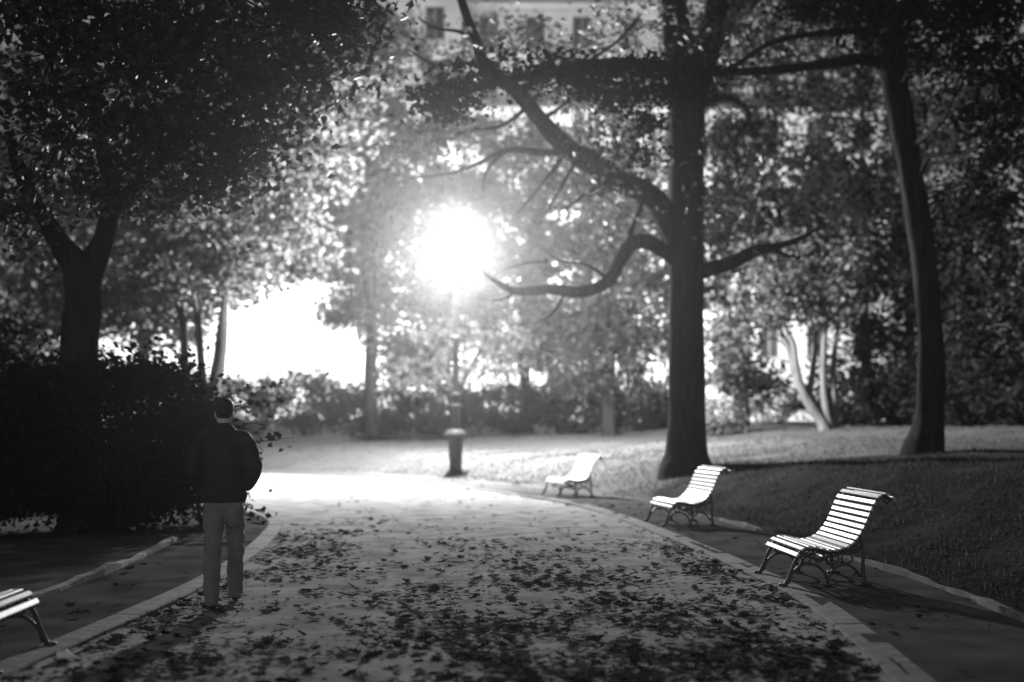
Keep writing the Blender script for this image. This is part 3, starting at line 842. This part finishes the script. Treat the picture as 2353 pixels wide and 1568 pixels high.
# --- tall trees along the street at the far left
for px, d, lb, cls in (
        (60, 62, 'tall street tree farthest left behind the forked trunk', [(60, 640, 2.6), (40, 460, 3.2), (110, 300, 3.2), (60, 120, 3.2), (180, 520, 2.6), (150, 690, 1.6)]),
        (330, 64, 'tall street tree behind the three grey stems', [(330, 640, 2.4), (300, 480, 3.0), (400, 360, 3.2), (330, 180, 3.2), (460, 520, 2.8), (470, 180, 3), (400, 40, 3)]),
        (850, 63, 'tall street tree whose crown overhangs the bright gap left of the lamp', [(640, 470, 2.8), (720, 340, 2.8), (560, 330, 3.0), (640, 180, 3.0), (760, 500, 2.2), (600, 40, 3), (760, 80, 2.6), (820, 560, 1.7), (840, 650, 1.2), (600, 610, 1.3), (700, 590, 1.2), (790, 720, .9)])):
    x, y = W(px, 980, d)[:2]; g = G(x, y)
    tree('street_tree', lb, 'tree', [[(x, y, g - .2, .4), (x, y, g + 2, .28), (x + .1, y, g + 6, .24), (x, y, g + 11, .18), (x, y, g + 16, .1)]],
         [cl(a, b, d + rng.normal() * .6, (r, r, r * .8), int(22 * r)) for a, b, r in cls], size=.26, per=60, sigma=.5, group='tall trees along the street')

# ------------------------------------------------------------------ shrubs
def shrub(label, x, y, h, rx, ry, n, leaf='leaf_dark', size=.1, per=60, sigma=.25, twigs=(), name='shrub', group=None, low=.12):
    g = G(x, y)
    t = thing(name, label, 'shrub', (x, y, g), group=group)
    mb = MB()
    C = clumps((0, 0, h * .5), (rx, ry, h * .5), n, .5)
    C[:, 2] = np.maximum(C[:, 2], low)
    for k in range(0, n, 2):
        mb.tube([(C[k][0] * .15, C[k][1] * .15, 0), C[k] * .5 + rng.normal(size=3) * .06, C[k]], [.025, .016, .006], 4, 2, cap=False)
    for tw in twigs:
        mb.tube(tw, np.linspace(.014, .004, len(tw)), 5, 3)
    mb.build('stem', 'twig', t)
    mb = MB()
    leaf_cloud(mb, C, per, size, sigma)
    for tw in twigs:
        P = catmull(np.array(tw), 4)
        sel = P[rng.integers(len(P) // 3, len(P), 5)]
        leaf_cloud(mb, sel, 3, size * 1.1, .05)
    mb.build('foliage', leaf, t)
    return t

bx0, by0 = -5.75, 20.3
tw = []
for (px, py, d), n in (((680, 915, 18.6), 1), ((660, 880, 18.8), 1), ((640, 1000, 18.7), 1), ((625, 965, 18.4), 1), ((675, 1005, 18.6), 1), ((600, 920, 18.5), 1), ((620, 1185, 19.0), 1), ((600, 1200, 18.8), 1)):
    e = W(px, py, d) - np.array([bx0, by0, .03])
    s_ = np.array([1.2, -.6, max(.4, e[2] - .5)])
    mid = (s_ + e) / 2 + np.array([0, 0, .12])
    tw.append([s_, mid, e])
shrub('great black evergreen bush spilling twigs towards the walker', bx0, by0, 2.5, 1.75, 1.6, 230, twigs=tw, per=90, size=.1)
shrub('black bush beside the bench at the left kerb', -7.6, 18.6, 2.6, 1.6, 1.6, 160, per=85)
shrub('low leafy shrub catching lamplight beside the walker’s hip', -4.62, 21.4, .95, .5, .5, 26, leaf='leaf', per=34, size=.1, sigma=.14)
shrub('rounded bush behind the black bush under the three stems', -8.3, 27.0, 2.7, 2.0, 1.5, 90, leaf='leaf', size=.14)
shrub('rounded bush below the forked trunk', -8.7, 24.5, 3.2, 1.6, 1.5, 90, leaf='leaf_dark', size=.12)
hed = [(-14.0, 58.5, 2.9, 'shrub of the far border at its left end under the glare'), (-11.2, 58.5, 2.7, 'shrub of the far border below the bright gap'),
       (-8.4, 58.6, 2.8, 'shrub of the far border just left of the slim trunk'), (-5.6, 58.0, 2.1, 'shrub of the far border right of the slim trunk'),
       (-2.9, 57.6, 2.0, 'shrub of the far border directly behind the lamp shaft'), (0.0, 57.2, 2.0, 'shrub of the far border right of the lamp pedestal'),
       (2.6, 56.5, 1.9, 'shrub of the far border above the farthest bench'), (5.1, 55.5, 1.7, 'shrub of the far border touching the massive trunk')]
for x, y, h, lb in hed:
    shrub(lb, x, y, h, 1.75, 1.2, 85, leaf='leaf_dark', size=.16, per=60, sigma=.3, group='shrubs of the far border')
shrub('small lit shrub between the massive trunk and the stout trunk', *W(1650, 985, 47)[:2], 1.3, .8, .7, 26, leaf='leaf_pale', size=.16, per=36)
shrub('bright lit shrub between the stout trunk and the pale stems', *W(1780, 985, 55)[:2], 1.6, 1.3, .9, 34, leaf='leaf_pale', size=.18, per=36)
for px, d, lb in ((1960, 48, 'dark undergrowth shrub right of the pale stems'), (2060, 47, 'dark undergrowth shrub left behind the leaning trunk'), (2210, 44, 'dark undergrowth shrub right behind the leaning trunk'), (2330, 42, 'dark undergrowth shrub at the outer end of the bank')):
    shrub(lb, *W(px, 970, d)[:2], 1.9, 1.3, 1.0, 60, leaf='leaf_dark', size=.15, per=55, group='dark undergrowth on the bank')

# ------------------------------------------------------------------ benches
PROF = np.array([(.10, .25), (.125, .295), (.18, .335), (.27, .335), (.38, .31), (.48, .315), (.57, .345), (.64, .40), (.70, .48), (.745, .57), (.785, .66), (.82, .745), (.86, .80), (.91, .825), (.955, .81), (.975, .775)])
BL = 1.3
def bench_proto(label, slat_gap=.0625):
    t = thing('park_bench', label, 'bench', group='white slatted park benches')
    P = resample(catmull(PROF, 8), .004)
    s = np.concatenate([[0], np.cumsum(np.linalg.norm(np.diff(P, axis=0), axis=1))])
    n = int(s[-1] / slat_gap)
    mb = MB()
    w, th, e = .0215, .010, .005
    sec = [(-w, -th + e), (-w + e, -th), (w - e, -th), (w, -th + e), (w, th - e), (w - e, th), (-w + e, th), (-w, th - e)]
    V = [(x, a, b) for x in (0, BL) for a, b in sec]
    mb.add(V, quads=[(k, (k + 1) % 8, 8 + (k + 1) % 8, 8 + k) for k in range(8)] + [(0, 7, 6, 5), (0, 5, 4, 3), (0, 3, 2, 1), (8, 9, 10, 11), (8, 11, 12, 13), (8, 13, 14, 15)])
    first = None
    for k in range(n + 1):
        u = .03 + k * (s[-1] - .05) / n
        p = [np.interp(u, s, P[:, j]) for j in (0, 1)]
        q = [np.interp(u + .01, s, P[:, j]) for j in (0, 1)]
        a = math.atan2(q[1] - p[1], q[0] - p[0])
        if first is None:
            o = first = mb.build('slat', 'slat', t)
        else:
            o = first.copy(); col.objects.link(o); o.parent = t
        o.location = (random.uniform(-.008, .008), p[0] - math.sin(a) * .02, p[1] + math.cos(a) * .02)
        o.rotation_euler = (a, 0, random.uniform(-.002, .002))
    mf = MB()
    f = lambda pts: [(0, a, b) for a, b in pts]
    mf.tube(f(PROF - [(0, .006)]), .016, 8, 4)
    mf.tube(f([(.12, .27), (.08, .2), (.04, .1), (0, .015), (-.03, .0)]), [.018, .016, .015, .018, .014], 8, 4)
    mf.tube(f([(.69, .46), (.72, .3), (.72, .15), (.735, .0)]), [.016, .016, .018, .022], 8, 4)
    mf.tube(f([(.03, .02), (.07, .12), (.16, .19), (.27, .19), (.36, .12), (.39, .02)]), .013, 8, 4)
    mf.tube(f([(.39, .02), (.43, .13), (.52, .19), (.62, .17), (.70, .08)]), .013, 8, 4)
    mf.tube(f([(.10, .26), (.2, .27), (.3, .24), (.45, .27), (.58, .31), (.70, .34)]), .011, 8, 4)
    for (a, b), r in (((.19, .245), .04), ((.31, .265), .048), ((.44, .245), .055), ((.57, .25), .05), ((.645, .33), .035), ((.945, .785), .03)):
        ang = np.linspace(0, 2 * np.pi, 13)
        mf.tube([(0, a + r * math.cos(q), b + r * math.sin(q)) for q in ang], .0095, 6, 1, cap=False)
    mf.tube(f([(-.06, .008), (.02, .01)]), .014, 6, 1); mf.tube(f([(.68, .008), (.80, .008)]), .014, 6, 1); mf.tube(f([(.35, .008), (.43, .008)]), .013, 6, 1)
    e1 = mf.build('end_frame', 'iron', t, True); e1.location = (.09, 0, 0)
    e2 = e1.copy(); col.objects.link(e2); e2.parent = t; e2.location = (BL - .09, 0, 0)
    mr = MB(); mr.tube([(.09, .55, .2), (BL / 2, .55, .19), (BL - .09, .55, .2)], .01, 6, 3); mr.build('tie_rod', 'iron', t)
    return t

def copy_tree(o, label):
    c = o.copy(); col.objects.link(c); c['label'] = label
    for ch in list(o.children):
        k = ch.copy(); col.objects.link(k); k.parent = c
    return c

# local x runs along the bench, local y from front to back
b1 = bench_proto('white slatted bench in darkness under the leaning trunk, every slat visible')
# the end frame at local x = BL is the near one: axis runs towards the camera
def place_right(o, fx, fy, ang, label=None):
    # near front foot at fx, fy; long axis from near end runs at angle ang (from +y towards -x)
    c, s_ = math.cos(ang), math.sin(ang)
    ax = np.array([-s_, c])          # away from the camera
    far = np.array([fx, fy]) + ax * BL
    # local +x = -ax, local +y = to the right
    o.rotation_euler = (0, 0, math.atan2(-ax[1], -ax[0]))
    o.location = (far[0], far[1], .035)
place_right(b1, 2.52, 13.0, R(2))
b2 = copy_tree(b1, 'white slatted bench before the massive trunk, between its two fellows')
place_right(b2, 2.25, 20.8, R(8))
b3 = copy_tree(b1, 'white slatted bench glaring in full lamplight beside the lamp')
place_right(b3, .98, 29.4, R(15))
b3.location.z = .04
b4 = copy_tree(b1, 'white slatted bench strewn with leaves behind the left kerb')
ang = R(2)
b4.rotation_euler = (0, 0, R(90) + ang)
b4.location = (-3.08, 8.35, .03)

# ------------------------------------------------------------------ the walker, seen from behind
def skin_mesh(name, verts, edges, mat, parent, sub=2, root=0):
    """verts: (x, y, z, rx, ry); grown with a Skin modifier and frozen into a mesh"""
    me = bpy.data.meshes.new(name)
    me.from_pydata([v[:3] for v in verts], edges, [])
    o = bpy.data.objects.new(name, me)
    col.objects.link(o)
    o.modifiers.new('skin', 'SKIN').use_smooth_shade = True
    for i, v in enumerate(verts):
        sv = me.skin_vertices[0].data[i]
        sv.radius = (v[3], v[4])
        sv.use_root = (i == root)
    ss = o.modifiers.new('sub', 'SUBSURF'); ss.levels = sub; ss.render_levels = sub
    dg = bpy.context.evaluated_depsgraph_get()
    fin = bpy.data.meshes.new_from_object(o.evaluated_get(dg))
    fin.name = name
    bpy.data.objects.remove(o)
    fin.materials.clear(); fin.materials.append(M[mat])
    for p in fin.polygons:
        p.use_smooth = True
    o = bpy.data.objects.new(name, fin)
    col.objects.link(o)
    o.parent = parent
    return o

PX, PY = -2.38, 11.75
person = thing('person', 'person in black jacket and pale trousers walking away along the left kerb', 'person', (PX, PY, 0.004), R(9))
LEG = {'l': ((-.085, 0, .90), (-.095, -.04, .50), (-.095, -.26, .12), (-.10, -.12, .04)),
       'r': ((.085, 0, .90), (.095, .19, .51), (.085, .34, .10), (.10, .50, .05))}
ARM = {'l': ((-.165, -.01, 1.385), (-.275, -.07, 1.15), (-.185, .12, .99), (-.13, .19, .965)),
       'r': ((.165, -.01, 1.385), (.285, -.07, 1.155), (.19, .12, .99), (.13, .19, .965))}
V, E = [], []
def chain(pts, start=None):
    prev = start
    for p in pts:
        V.append(p); i = len(V) - 1
        if prev is not None:
            E.append((prev, i))
        prev = i
    return prev
pel = chain([(0, 0, .95, .14, .10)])
ch = chain([(0, 0, 1.12, .13, .09), (0, .0, 1.30, .14, .095), (0, .0, 1.40, .08, .06)], pel)
nk = chain([(0, .015, 1.49, .055, .055), (0, .03, 1.535, .06, .065)], ch)
hd = chain([(0, .045, 1.60, .078, .095), (0, .04, 1.665, .075, .09), (0, .035, 1.715, .045, .055)], nk)
skull = nk + 1
chain([(0, .15, 1.60, .014, .016)], skull)
chain([(0, .135, 1.555, .02, .012)], skull)
for sx in (-1, 1):
    chain([(sx * .085, .03, 1.605, .010, .022)], skull)
    chain([(sx * .032, .128, 1.63, .012, .012)], skull)
for k in 'lr':
    a = ARM[k]; sx = -1 if k == 'l' else 1
    w_ = chain([(*a[0], .045, .045), (*a[1], .042, .042), (*a[2], .028, .03), (*a[3], .03, .016)], ch)
    hx, hy, hz = a[3]
    for j, ln in enumerate((.062, .072, .068, .052)):
        oz = .024 - j * .017
        chain([(hx - sx * .035, hy + .02, hz + oz, .009, .009), (hx - sx * (.035 + ln * .55), hy + .02, hz + oz - .01, .0085, .0085),
               (hx - sx * (.035 + ln * .9), hy - .002, hz + oz - .02, .007, .007)], w_)
    chain([(hx - sx * .01, hy + .035, hz + .03, .010, .010), (hx - sx * .045, hy + .05, hz + .045, .008, .008)], w_)
    l_ = LEG[k]
    chain([(*l_[0], .085, .085), (*l_[1], .055, .055), (*l_[2], .037, .04), (*l_[3], .035, .03)], pel)
skin_mesh('body', V, E, 'skin', person, 2)

def fused(name, chains, mat, parent, voxel=.013, crease=.006):
    """cloth: overlapping tapered volumes fused into one continuous surface, with soft folds; a chain is [(x, y, z, rx, ry), ...]"""
    mb = MB()
    for ch_ in chains:
        c_ = catmull(np.array(ch_, float), 5)
        rings, sides = [], 16
        T = np.gradient(c_[:, :3], axis=0); T /= np.linalg.norm(T, axis=1)[:, None]
        ang_ = np.linspace(0, 2 * np.pi, sides, endpoint=False)
        for p_, t_ in zip(c_, T):
            a_ = np.array([1.0, 0, 0]) - t_ * t_[0]; a_ /= np.linalg.norm(a_)
            b_ = np.cross(t_, a_)
            rings.append(p_[:3] + np.cos(ang_)[:, None] * a_ * p_[3] + np.sin(ang_)[:, None] * b_ * p_[4])
        n_ = len(c_); Vr = np.vstack(rings + [c_[:1, :3], c_[-1:, :3]])
        Q_ = [(i * sides + k, i * sides + (k + 1) % sides, (i + 1) * sides + (k + 1) % sides, (i + 1) * sides + k) for i in range(n_ - 1) for k in range(sides)]
        T_ = [(n_ * sides, (k + 1) % sides, k) for k in range(sides)] + [(n_ * sides + 1, (n_ - 1) * sides + k, (n_ - 1) * sides + (k + 1) % sides) for k in range(sides)]
        mb.add(Vr, quads=np.array(Q_), tris=np.array(T_))
    o = mb.build(name, mat)
    rm = o.modifiers.new('fuse', 'REMESH'); rm.mode = 'VOXEL'; rm.voxel_size = voxel; rm.use_smooth_shade = True
    sm = o.modifiers.new('soft', 'SMOOTH'); sm.iterations = 4; sm.factor = .5
    fin = bpy.data.meshes.new_from_object(o.evaluated_get(bpy.context.evaluated_depsgraph_get()))
    fin.name = name
    bpy.data.objects.remove(o)
    fin.materials.clear(); fin.materials.append(M[mat])
    for v in fin.vertices:
        x, y, z = v.co
        v.co += v.normal * crease * (math.sin(z * 34 + 9 * x + 3 * math.sin(y * 20)) * .6 + math.sin(z * 61 - 22 * x + 14 * y) * .4)
    for p_ in fin.polygons:
        p_.use_smooth = True
    o = bpy.data.objects.new(name, fin); col.objects.link(o); o.parent = parent
    return o
jc = [[(0, .0, .87, .19, .145), (0, .0, .93, .2, .15), (0, .0, 1.05, .195, .145), (0, -.01, 1.22, .205, .145), (0, -.015, 1.35, .21, .135), (0, -.005, 1.43, .165, .11), (0, .01, 1.49, .08, .075), (0, .015, 1.52, .07, .07)]]
for k in 'lr':
    a = ARM[k]; sx = -1 if k == 'l' else 1
    jc.append([(sx * .10, -.01, 1.40, .075, .085), (sx * .175, -.015, 1.37, .085, .09), (sx * .232, -.045, 1.27, .078, .08), (*(np.array(a[1]) * [.93, 1, 1]), .072, .072), (sx * .225, .03, 1.06, .068, .068), (*a[2], .055, .055)])
jk = fused('jacket', jc, 'jacket', person)
tc_ = [[(0, .0, .99, .165, .125), (0, .0, .92, .175, .13), (0, .0, .84, .17, .125), (0, .01, .77, .12, .09)]]
for k in 'lr':
    l_ = LEG[k]
    h_, kn, an = (np.array(p) for p in l_[:3])
    tc_.append([(*(h_ - [0, 0, .02]), .085, .11), (*(h_ - [0, 0, .13]), .092, .105), (*(h_ * .5 + kn * .5), .09, .095), (*kn, .078, .082), (*(kn * .5 + an * .5), .074, .08), (*(an + [0, 0, .03]), .068, .08), (*(an + [0, .01, -.05]), .066, .085)])
fused('trousers', tc_, 'trousers', person, crease=.007)
for k in 'lr':
    V, E = [], []
    a, b = np.array(LEG[k][2]), np.array(LEG[k][3])
    chain([(a[0], a[1] - .04, .05, .04, .045), (a[0], a[1] + .03, .055, .042, .048), (b[0], b[1] - .02, .04, .045, .034), (b[0], b[1] + .07, .032, .035, .026)])
    skin_mesh('shoe', V, E, 'shoe', person, 2)
V, E = [], []
chain([(0, .005, 1.545, .062, .05), (0, .012, 1.585, .08, .07), (0, .012, 1.63, .096, .09), (0, .02, 1.69, .092, .1), (0, .03, 1.73, .05, .06)])
skin_mesh('hair', V, E, 'hair', person, 2)
V, E = [], []
chain([(-.07, -.02, 1.475, .03, .035), (-.03, -.07, 1.49, .03, .035), (.03, -.07, 1.49, .03, .035), (.07, -.02, 1.475, .03, .035)])
skin_mesh('collar', V, E, 'jacket', jk, 1)
person.scale = (.93, 1, 1)

# ------------------------------------------------------------------ fallen leaves
def leaf_shape(seed):
    r = random.Random(seed)
    tips = [(0, 1.0), (.62, .78), (.95, .25), (.6, -.2), (.12, -.35), (0, -.75), (-.12, -.35), (-.6, -.2), (-.95, .25), (-.62, .78)]
    notch = .5
    out = []
    for i, (x, y) in enumerate(tips):
        k = 1 + r.uniform(-.12, .12)
        out.append((x * k, y * k))
        x2, y2 = tips[(i + 1) % len(tips)]
        if i not in (3, 4, 5, 6):
            out.append(((x + x2) / 2 * notch * 1.15, (y + y2) / 2 * notch * 1.15 + .08))
    P = np.array(out)
    curl = r.uniform(.02, .3); fold = r.uniform(.0, .25); wv = r.uniform(0, 6)
    rr = np.hypot(P[:, 0], P[:, 1])
    z = curl * rr ** 2 * .4 + fold * np.abs(P[:, 0]) * .5 + .05 * np.sin(P[:, 0] * 5 + wv) + .06 * np.sin(P[:, 1] * 4 + wv)
    V = np.column_stack([P, z]); V = np.vstack([V, [0, .1, 0]])
    V[:, 2] -= V[:, 2].min()
    n = len(P)
    return V, np.array([(i, (i + 1) % n, n) for i in range(n)])
SHAPES = [leaf_shape(i) for i in range(6)]

def litter_density(x, y):
    w = .05
    w += 1.1 * math.exp(-((x - .25) / 1.25) ** 2) * sstep(6, 9.5, y) * (1 - sstep(11, 22, y))
    w += 2.1 * math.exp(-(((x - .95) / .85) ** 2 + ((y - 9.3) / 1.3) ** 2))
    w += 1.2 * math.exp(-(((x + 2.4) / .5) ** 2 + ((y - 17) / 4.5) ** 2))
    w += .8 * math.exp(-((x - 2.0) / .35) ** 2) * (1 - sstep(16, 24, y))
    w += .35 * (1 - sstep(9, 24, y))
    w += .5 * (1 - sstep(8.5, 13, y))
    xr = np.interp(y, RK[:60, 1], RK[:60, 0]); xl = np.interp(y, LK[:60, 1], LK[:60, 0])
    w += 1.3 * (math.exp(-((xr - x) / .22) ** 2) + math.exp(-((x - xl) / .22) ** 2)) * (1 - sstep(14, 24, y))
    c = math.sin(x * 3.1 + y * .9) + math.sin(x * 1.7 - y * 2.3 + 1) + math.sin(x * 5.3 + y * 4.1 + 2) * .7
    return w * max(.12, .6 + .25 * c)

cand = []
pp = path_poly
while len(cand) < 10500:
    x = random.uniform(-3.4, 2.6); y = 6.6 + 28 * random.random() ** 1.5
    if random.random() * 2.2 < litter_density(x, y):
        cand.append((x, y))
ca = np.array(cand)
ok = inside(ca, pp) & (near_dist(ca, np.vstack([RK, LK])) > .12)
ca = ca[ok]
vis = np.abs(ca[:, 0]) < ca[:, 1] * .36
near = [i for i in np.argsort(ca[:, 1]) if vis[i] and ca[i, 1] > 8.0][:300]
near_set = set(near)
protos = {}
def leaf_size(): return .018 + .065 * random.random() ** 2.2
for i in near:
    x, y = ca[i]
    k = random.randrange(6); tn = random.choice((0, 1, 2, 3, 3)) / 3 * .75
    if random.random() < .04:
        tn = 1.0
    key = (k, tn)
    if key not in protos:
        mb = MB(); Vv, Tt = SHAPES[k]; mb.add(Vv, tris=Tt, tint=tn)
        o = mb.build('fallen_leaf', 'fallen'); protos[key] = o; o.parent = path
    else:
        o = protos[key].copy(); col.objects.link(o); o.parent = path
    sc_ = leaf_size()
    o.location = (x, y, .012)
    o.rotation_euler = (random.gauss(0, .18), random.gauss(0, .18), random.uniform(0, 6.28))
    o.scale = (sc_, sc_, sc_)

def scatter(mb, pts, zf, size_mul=1.0):
    for x, y in pts:
        Vv, Tt = SHAPES[random.randrange(6)]
        a = random.uniform(0, 6.28); sc_ = leaf_size() * size_mul
        c, s_ = math.cos(a), math.sin(a)
        Rm = np.array([[c, -s_, 0], [s_, c, 0], [random.gauss(0, .18), random.gauss(0, .18), 1]])
        mb.add((Vv @ Rm.T) * sc_ + [x, y, zf(x, y)], tris=Tt, tint=random.random() ** 1.5)
mb = MB()
scatter(mb, [tuple(p) for i, p in enumerate(ca) if i not in near_set], lambda x, y: .012)
struct(mb.build('leaf_litter', 'fallen'), 'stuff')
mb = MB(); pts = []
for _ in range(6500):
    i = random.randrange(len(RK)); q = .25 + 10 * random.random() ** 1.4
    if not (6 < RK[i, 1] < 42):
        continue
    x, y = RK[i] + RKN[i] * q
    if math.sin(x * 2.3 + y * 1.1) + math.sin(x * .9 - y * 1.9) + 1.3 * random.random() > .6:
        pts.append((x, y))
for _ in range(500):
    i = random.randrange(len(LK)); q = .25 + 1.1 * random.random()
    if 7 < LK[i, 1] < 24:
        pts.append(tuple(LK[i] + LKN[i] * q))
scatter(mb, pts, lambda x, y: G(x, y) + .015)
struct(mb.build('leaf_litter', 'fallen'), 'stuff')

# leaves lying on the bench at the left kerb
for k, (u, v) in enumerate(((1.2, .34), (1.05, .42), (.9, .3), (1.33, .5), (1.0, .5), (1.25, .45), (.7, .38))):
    Vv, Tt = SHAPES[k % 6]
    mb = MB(); mb.add(Vv * .06, tris=Tt, tint=1.0)
    o = mb.build('fallen_leaf', 'fallen')
    o.location = (-3.08 - v, 8.2 + u, .03 + .36); o.rotation_euler = (.1, -.1, k * 1.7)
    tag(o, 'dried leaf lying on the seat slats of the bench by the left kerb', 'leaf', 'leaves on the left bench')

# crumpled scrap by the left kerb
bm = bmesh.new(); bmesh.ops.create_icosphere(bm, subdivisions=3, radius=.045)
for v in bm.verts:
    v.co *= 1 + .35 * math.sin(v.co.x * 90 + 1) * math.sin(v.co.y * 80) + random.uniform(-.12, .12)
    v.co.z *= .7
me = bpy.data.meshes.new('paper_scrap'); bm.to_mesh(me); bm.free(); me.materials.append(M['paper'])
o = bpy.data.objects.new('paper_scrap', me); col.objects.link(o)
x, y = W(172, 1527, 9.0)[:2]
o.location = (x - .08, 9.05, .04)
tag(o, 'small white crumpled scrap lying on the path by the left kerb', 'paper')

# ------------------------------------------------------------------ grass
def grass(n, pick, h):
    P = []
    while len(P) < n:
        p = pick()
        if p is not None:
            P.append(p)
    P = np.array(P)
    Z = np.array([G(a, b) for a, b in P])
    a = rng.random(n) * 6.28
    hh = h * (.5 + rng.random(n))
    w_ = .008 + .006 * rng.random(n)
    lean = rng.normal(size=(n, 2)) * .35 * hh[:, None]
    b0 = np.column_stack([P[:, 0] - np.cos(a) * w_, P[:, 1] - np.sin(a) * w_, Z])
    b1_ = np.column_stack([P[:, 0] + np.cos(a) * w_, P[:, 1] + np.sin(a) * w_, Z])
    tp_ = np.column_stack([P[:, 0] + lean[:, 0], P[:, 1] + lean[:, 1], Z + hh])
    V = np.stack([b0, b1_, tp_], 1).reshape(-1, 3)
    T = np.arange(n * 3).reshape(n, 3)
    lamplit = np.array([lamplit_at(a_, b_) for a_, b_ in P])  # blades carry the same painted lamplight and shade as the turf
    mb = MB(); mb.add(V, tris=T, tint=rng.random(n) ** 2 * .45 * (1 - lamplit) + lamplit * (.3 + .5 * rng.random(n)))
    return struct(mb.build('grass', 'grass'), 'stuff')
RKv = np.where((RK[:, 1] > 8) & (RK[:, 0] > -12))[0]
def pick():
    i = random.choice(RKv); q = 1.6 + 15 * random.random() ** 1.3
    x, y = RK[i] + RKN[i] * (q + .25 * random.random()) + np.array([0, .5 * random.random()])
    if abs(x) > .37 * y + .5:
        return None
    if math.sin(x * 1.3 + y * .7) + math.sin(x * .6 - y * 1.7) + 2 * random.random() < .2:
        return None
    return x, y
grass(60000, pick, .06)

# ------------------------------------------------------------------ night air round the whole scene
mb = MB(); mb.box((-S - 10, -70, -1.1), (S + 10, S + 10, 60))
hz = bpy.data.materials.new('haze')
hz.use_nodes = True
n, l = hz.node_tree.nodes, hz.node_tree.links
n.remove(n['Principled BSDF'])
pv = n.new('ShaderNodeVolumePrincipled')
pv.inputs['Color'].default_value = grey(.95)
pv.inputs['Density'].default_value = HAZE
pv.inputs['Anisotropy'].default_value = 0.89
l.new(pv.outputs[0], n['Material Output'].inputs['Volume'])
M['haze'] = hz
o = mb.build('haze', 'haze')
struct(o, 'stuff')
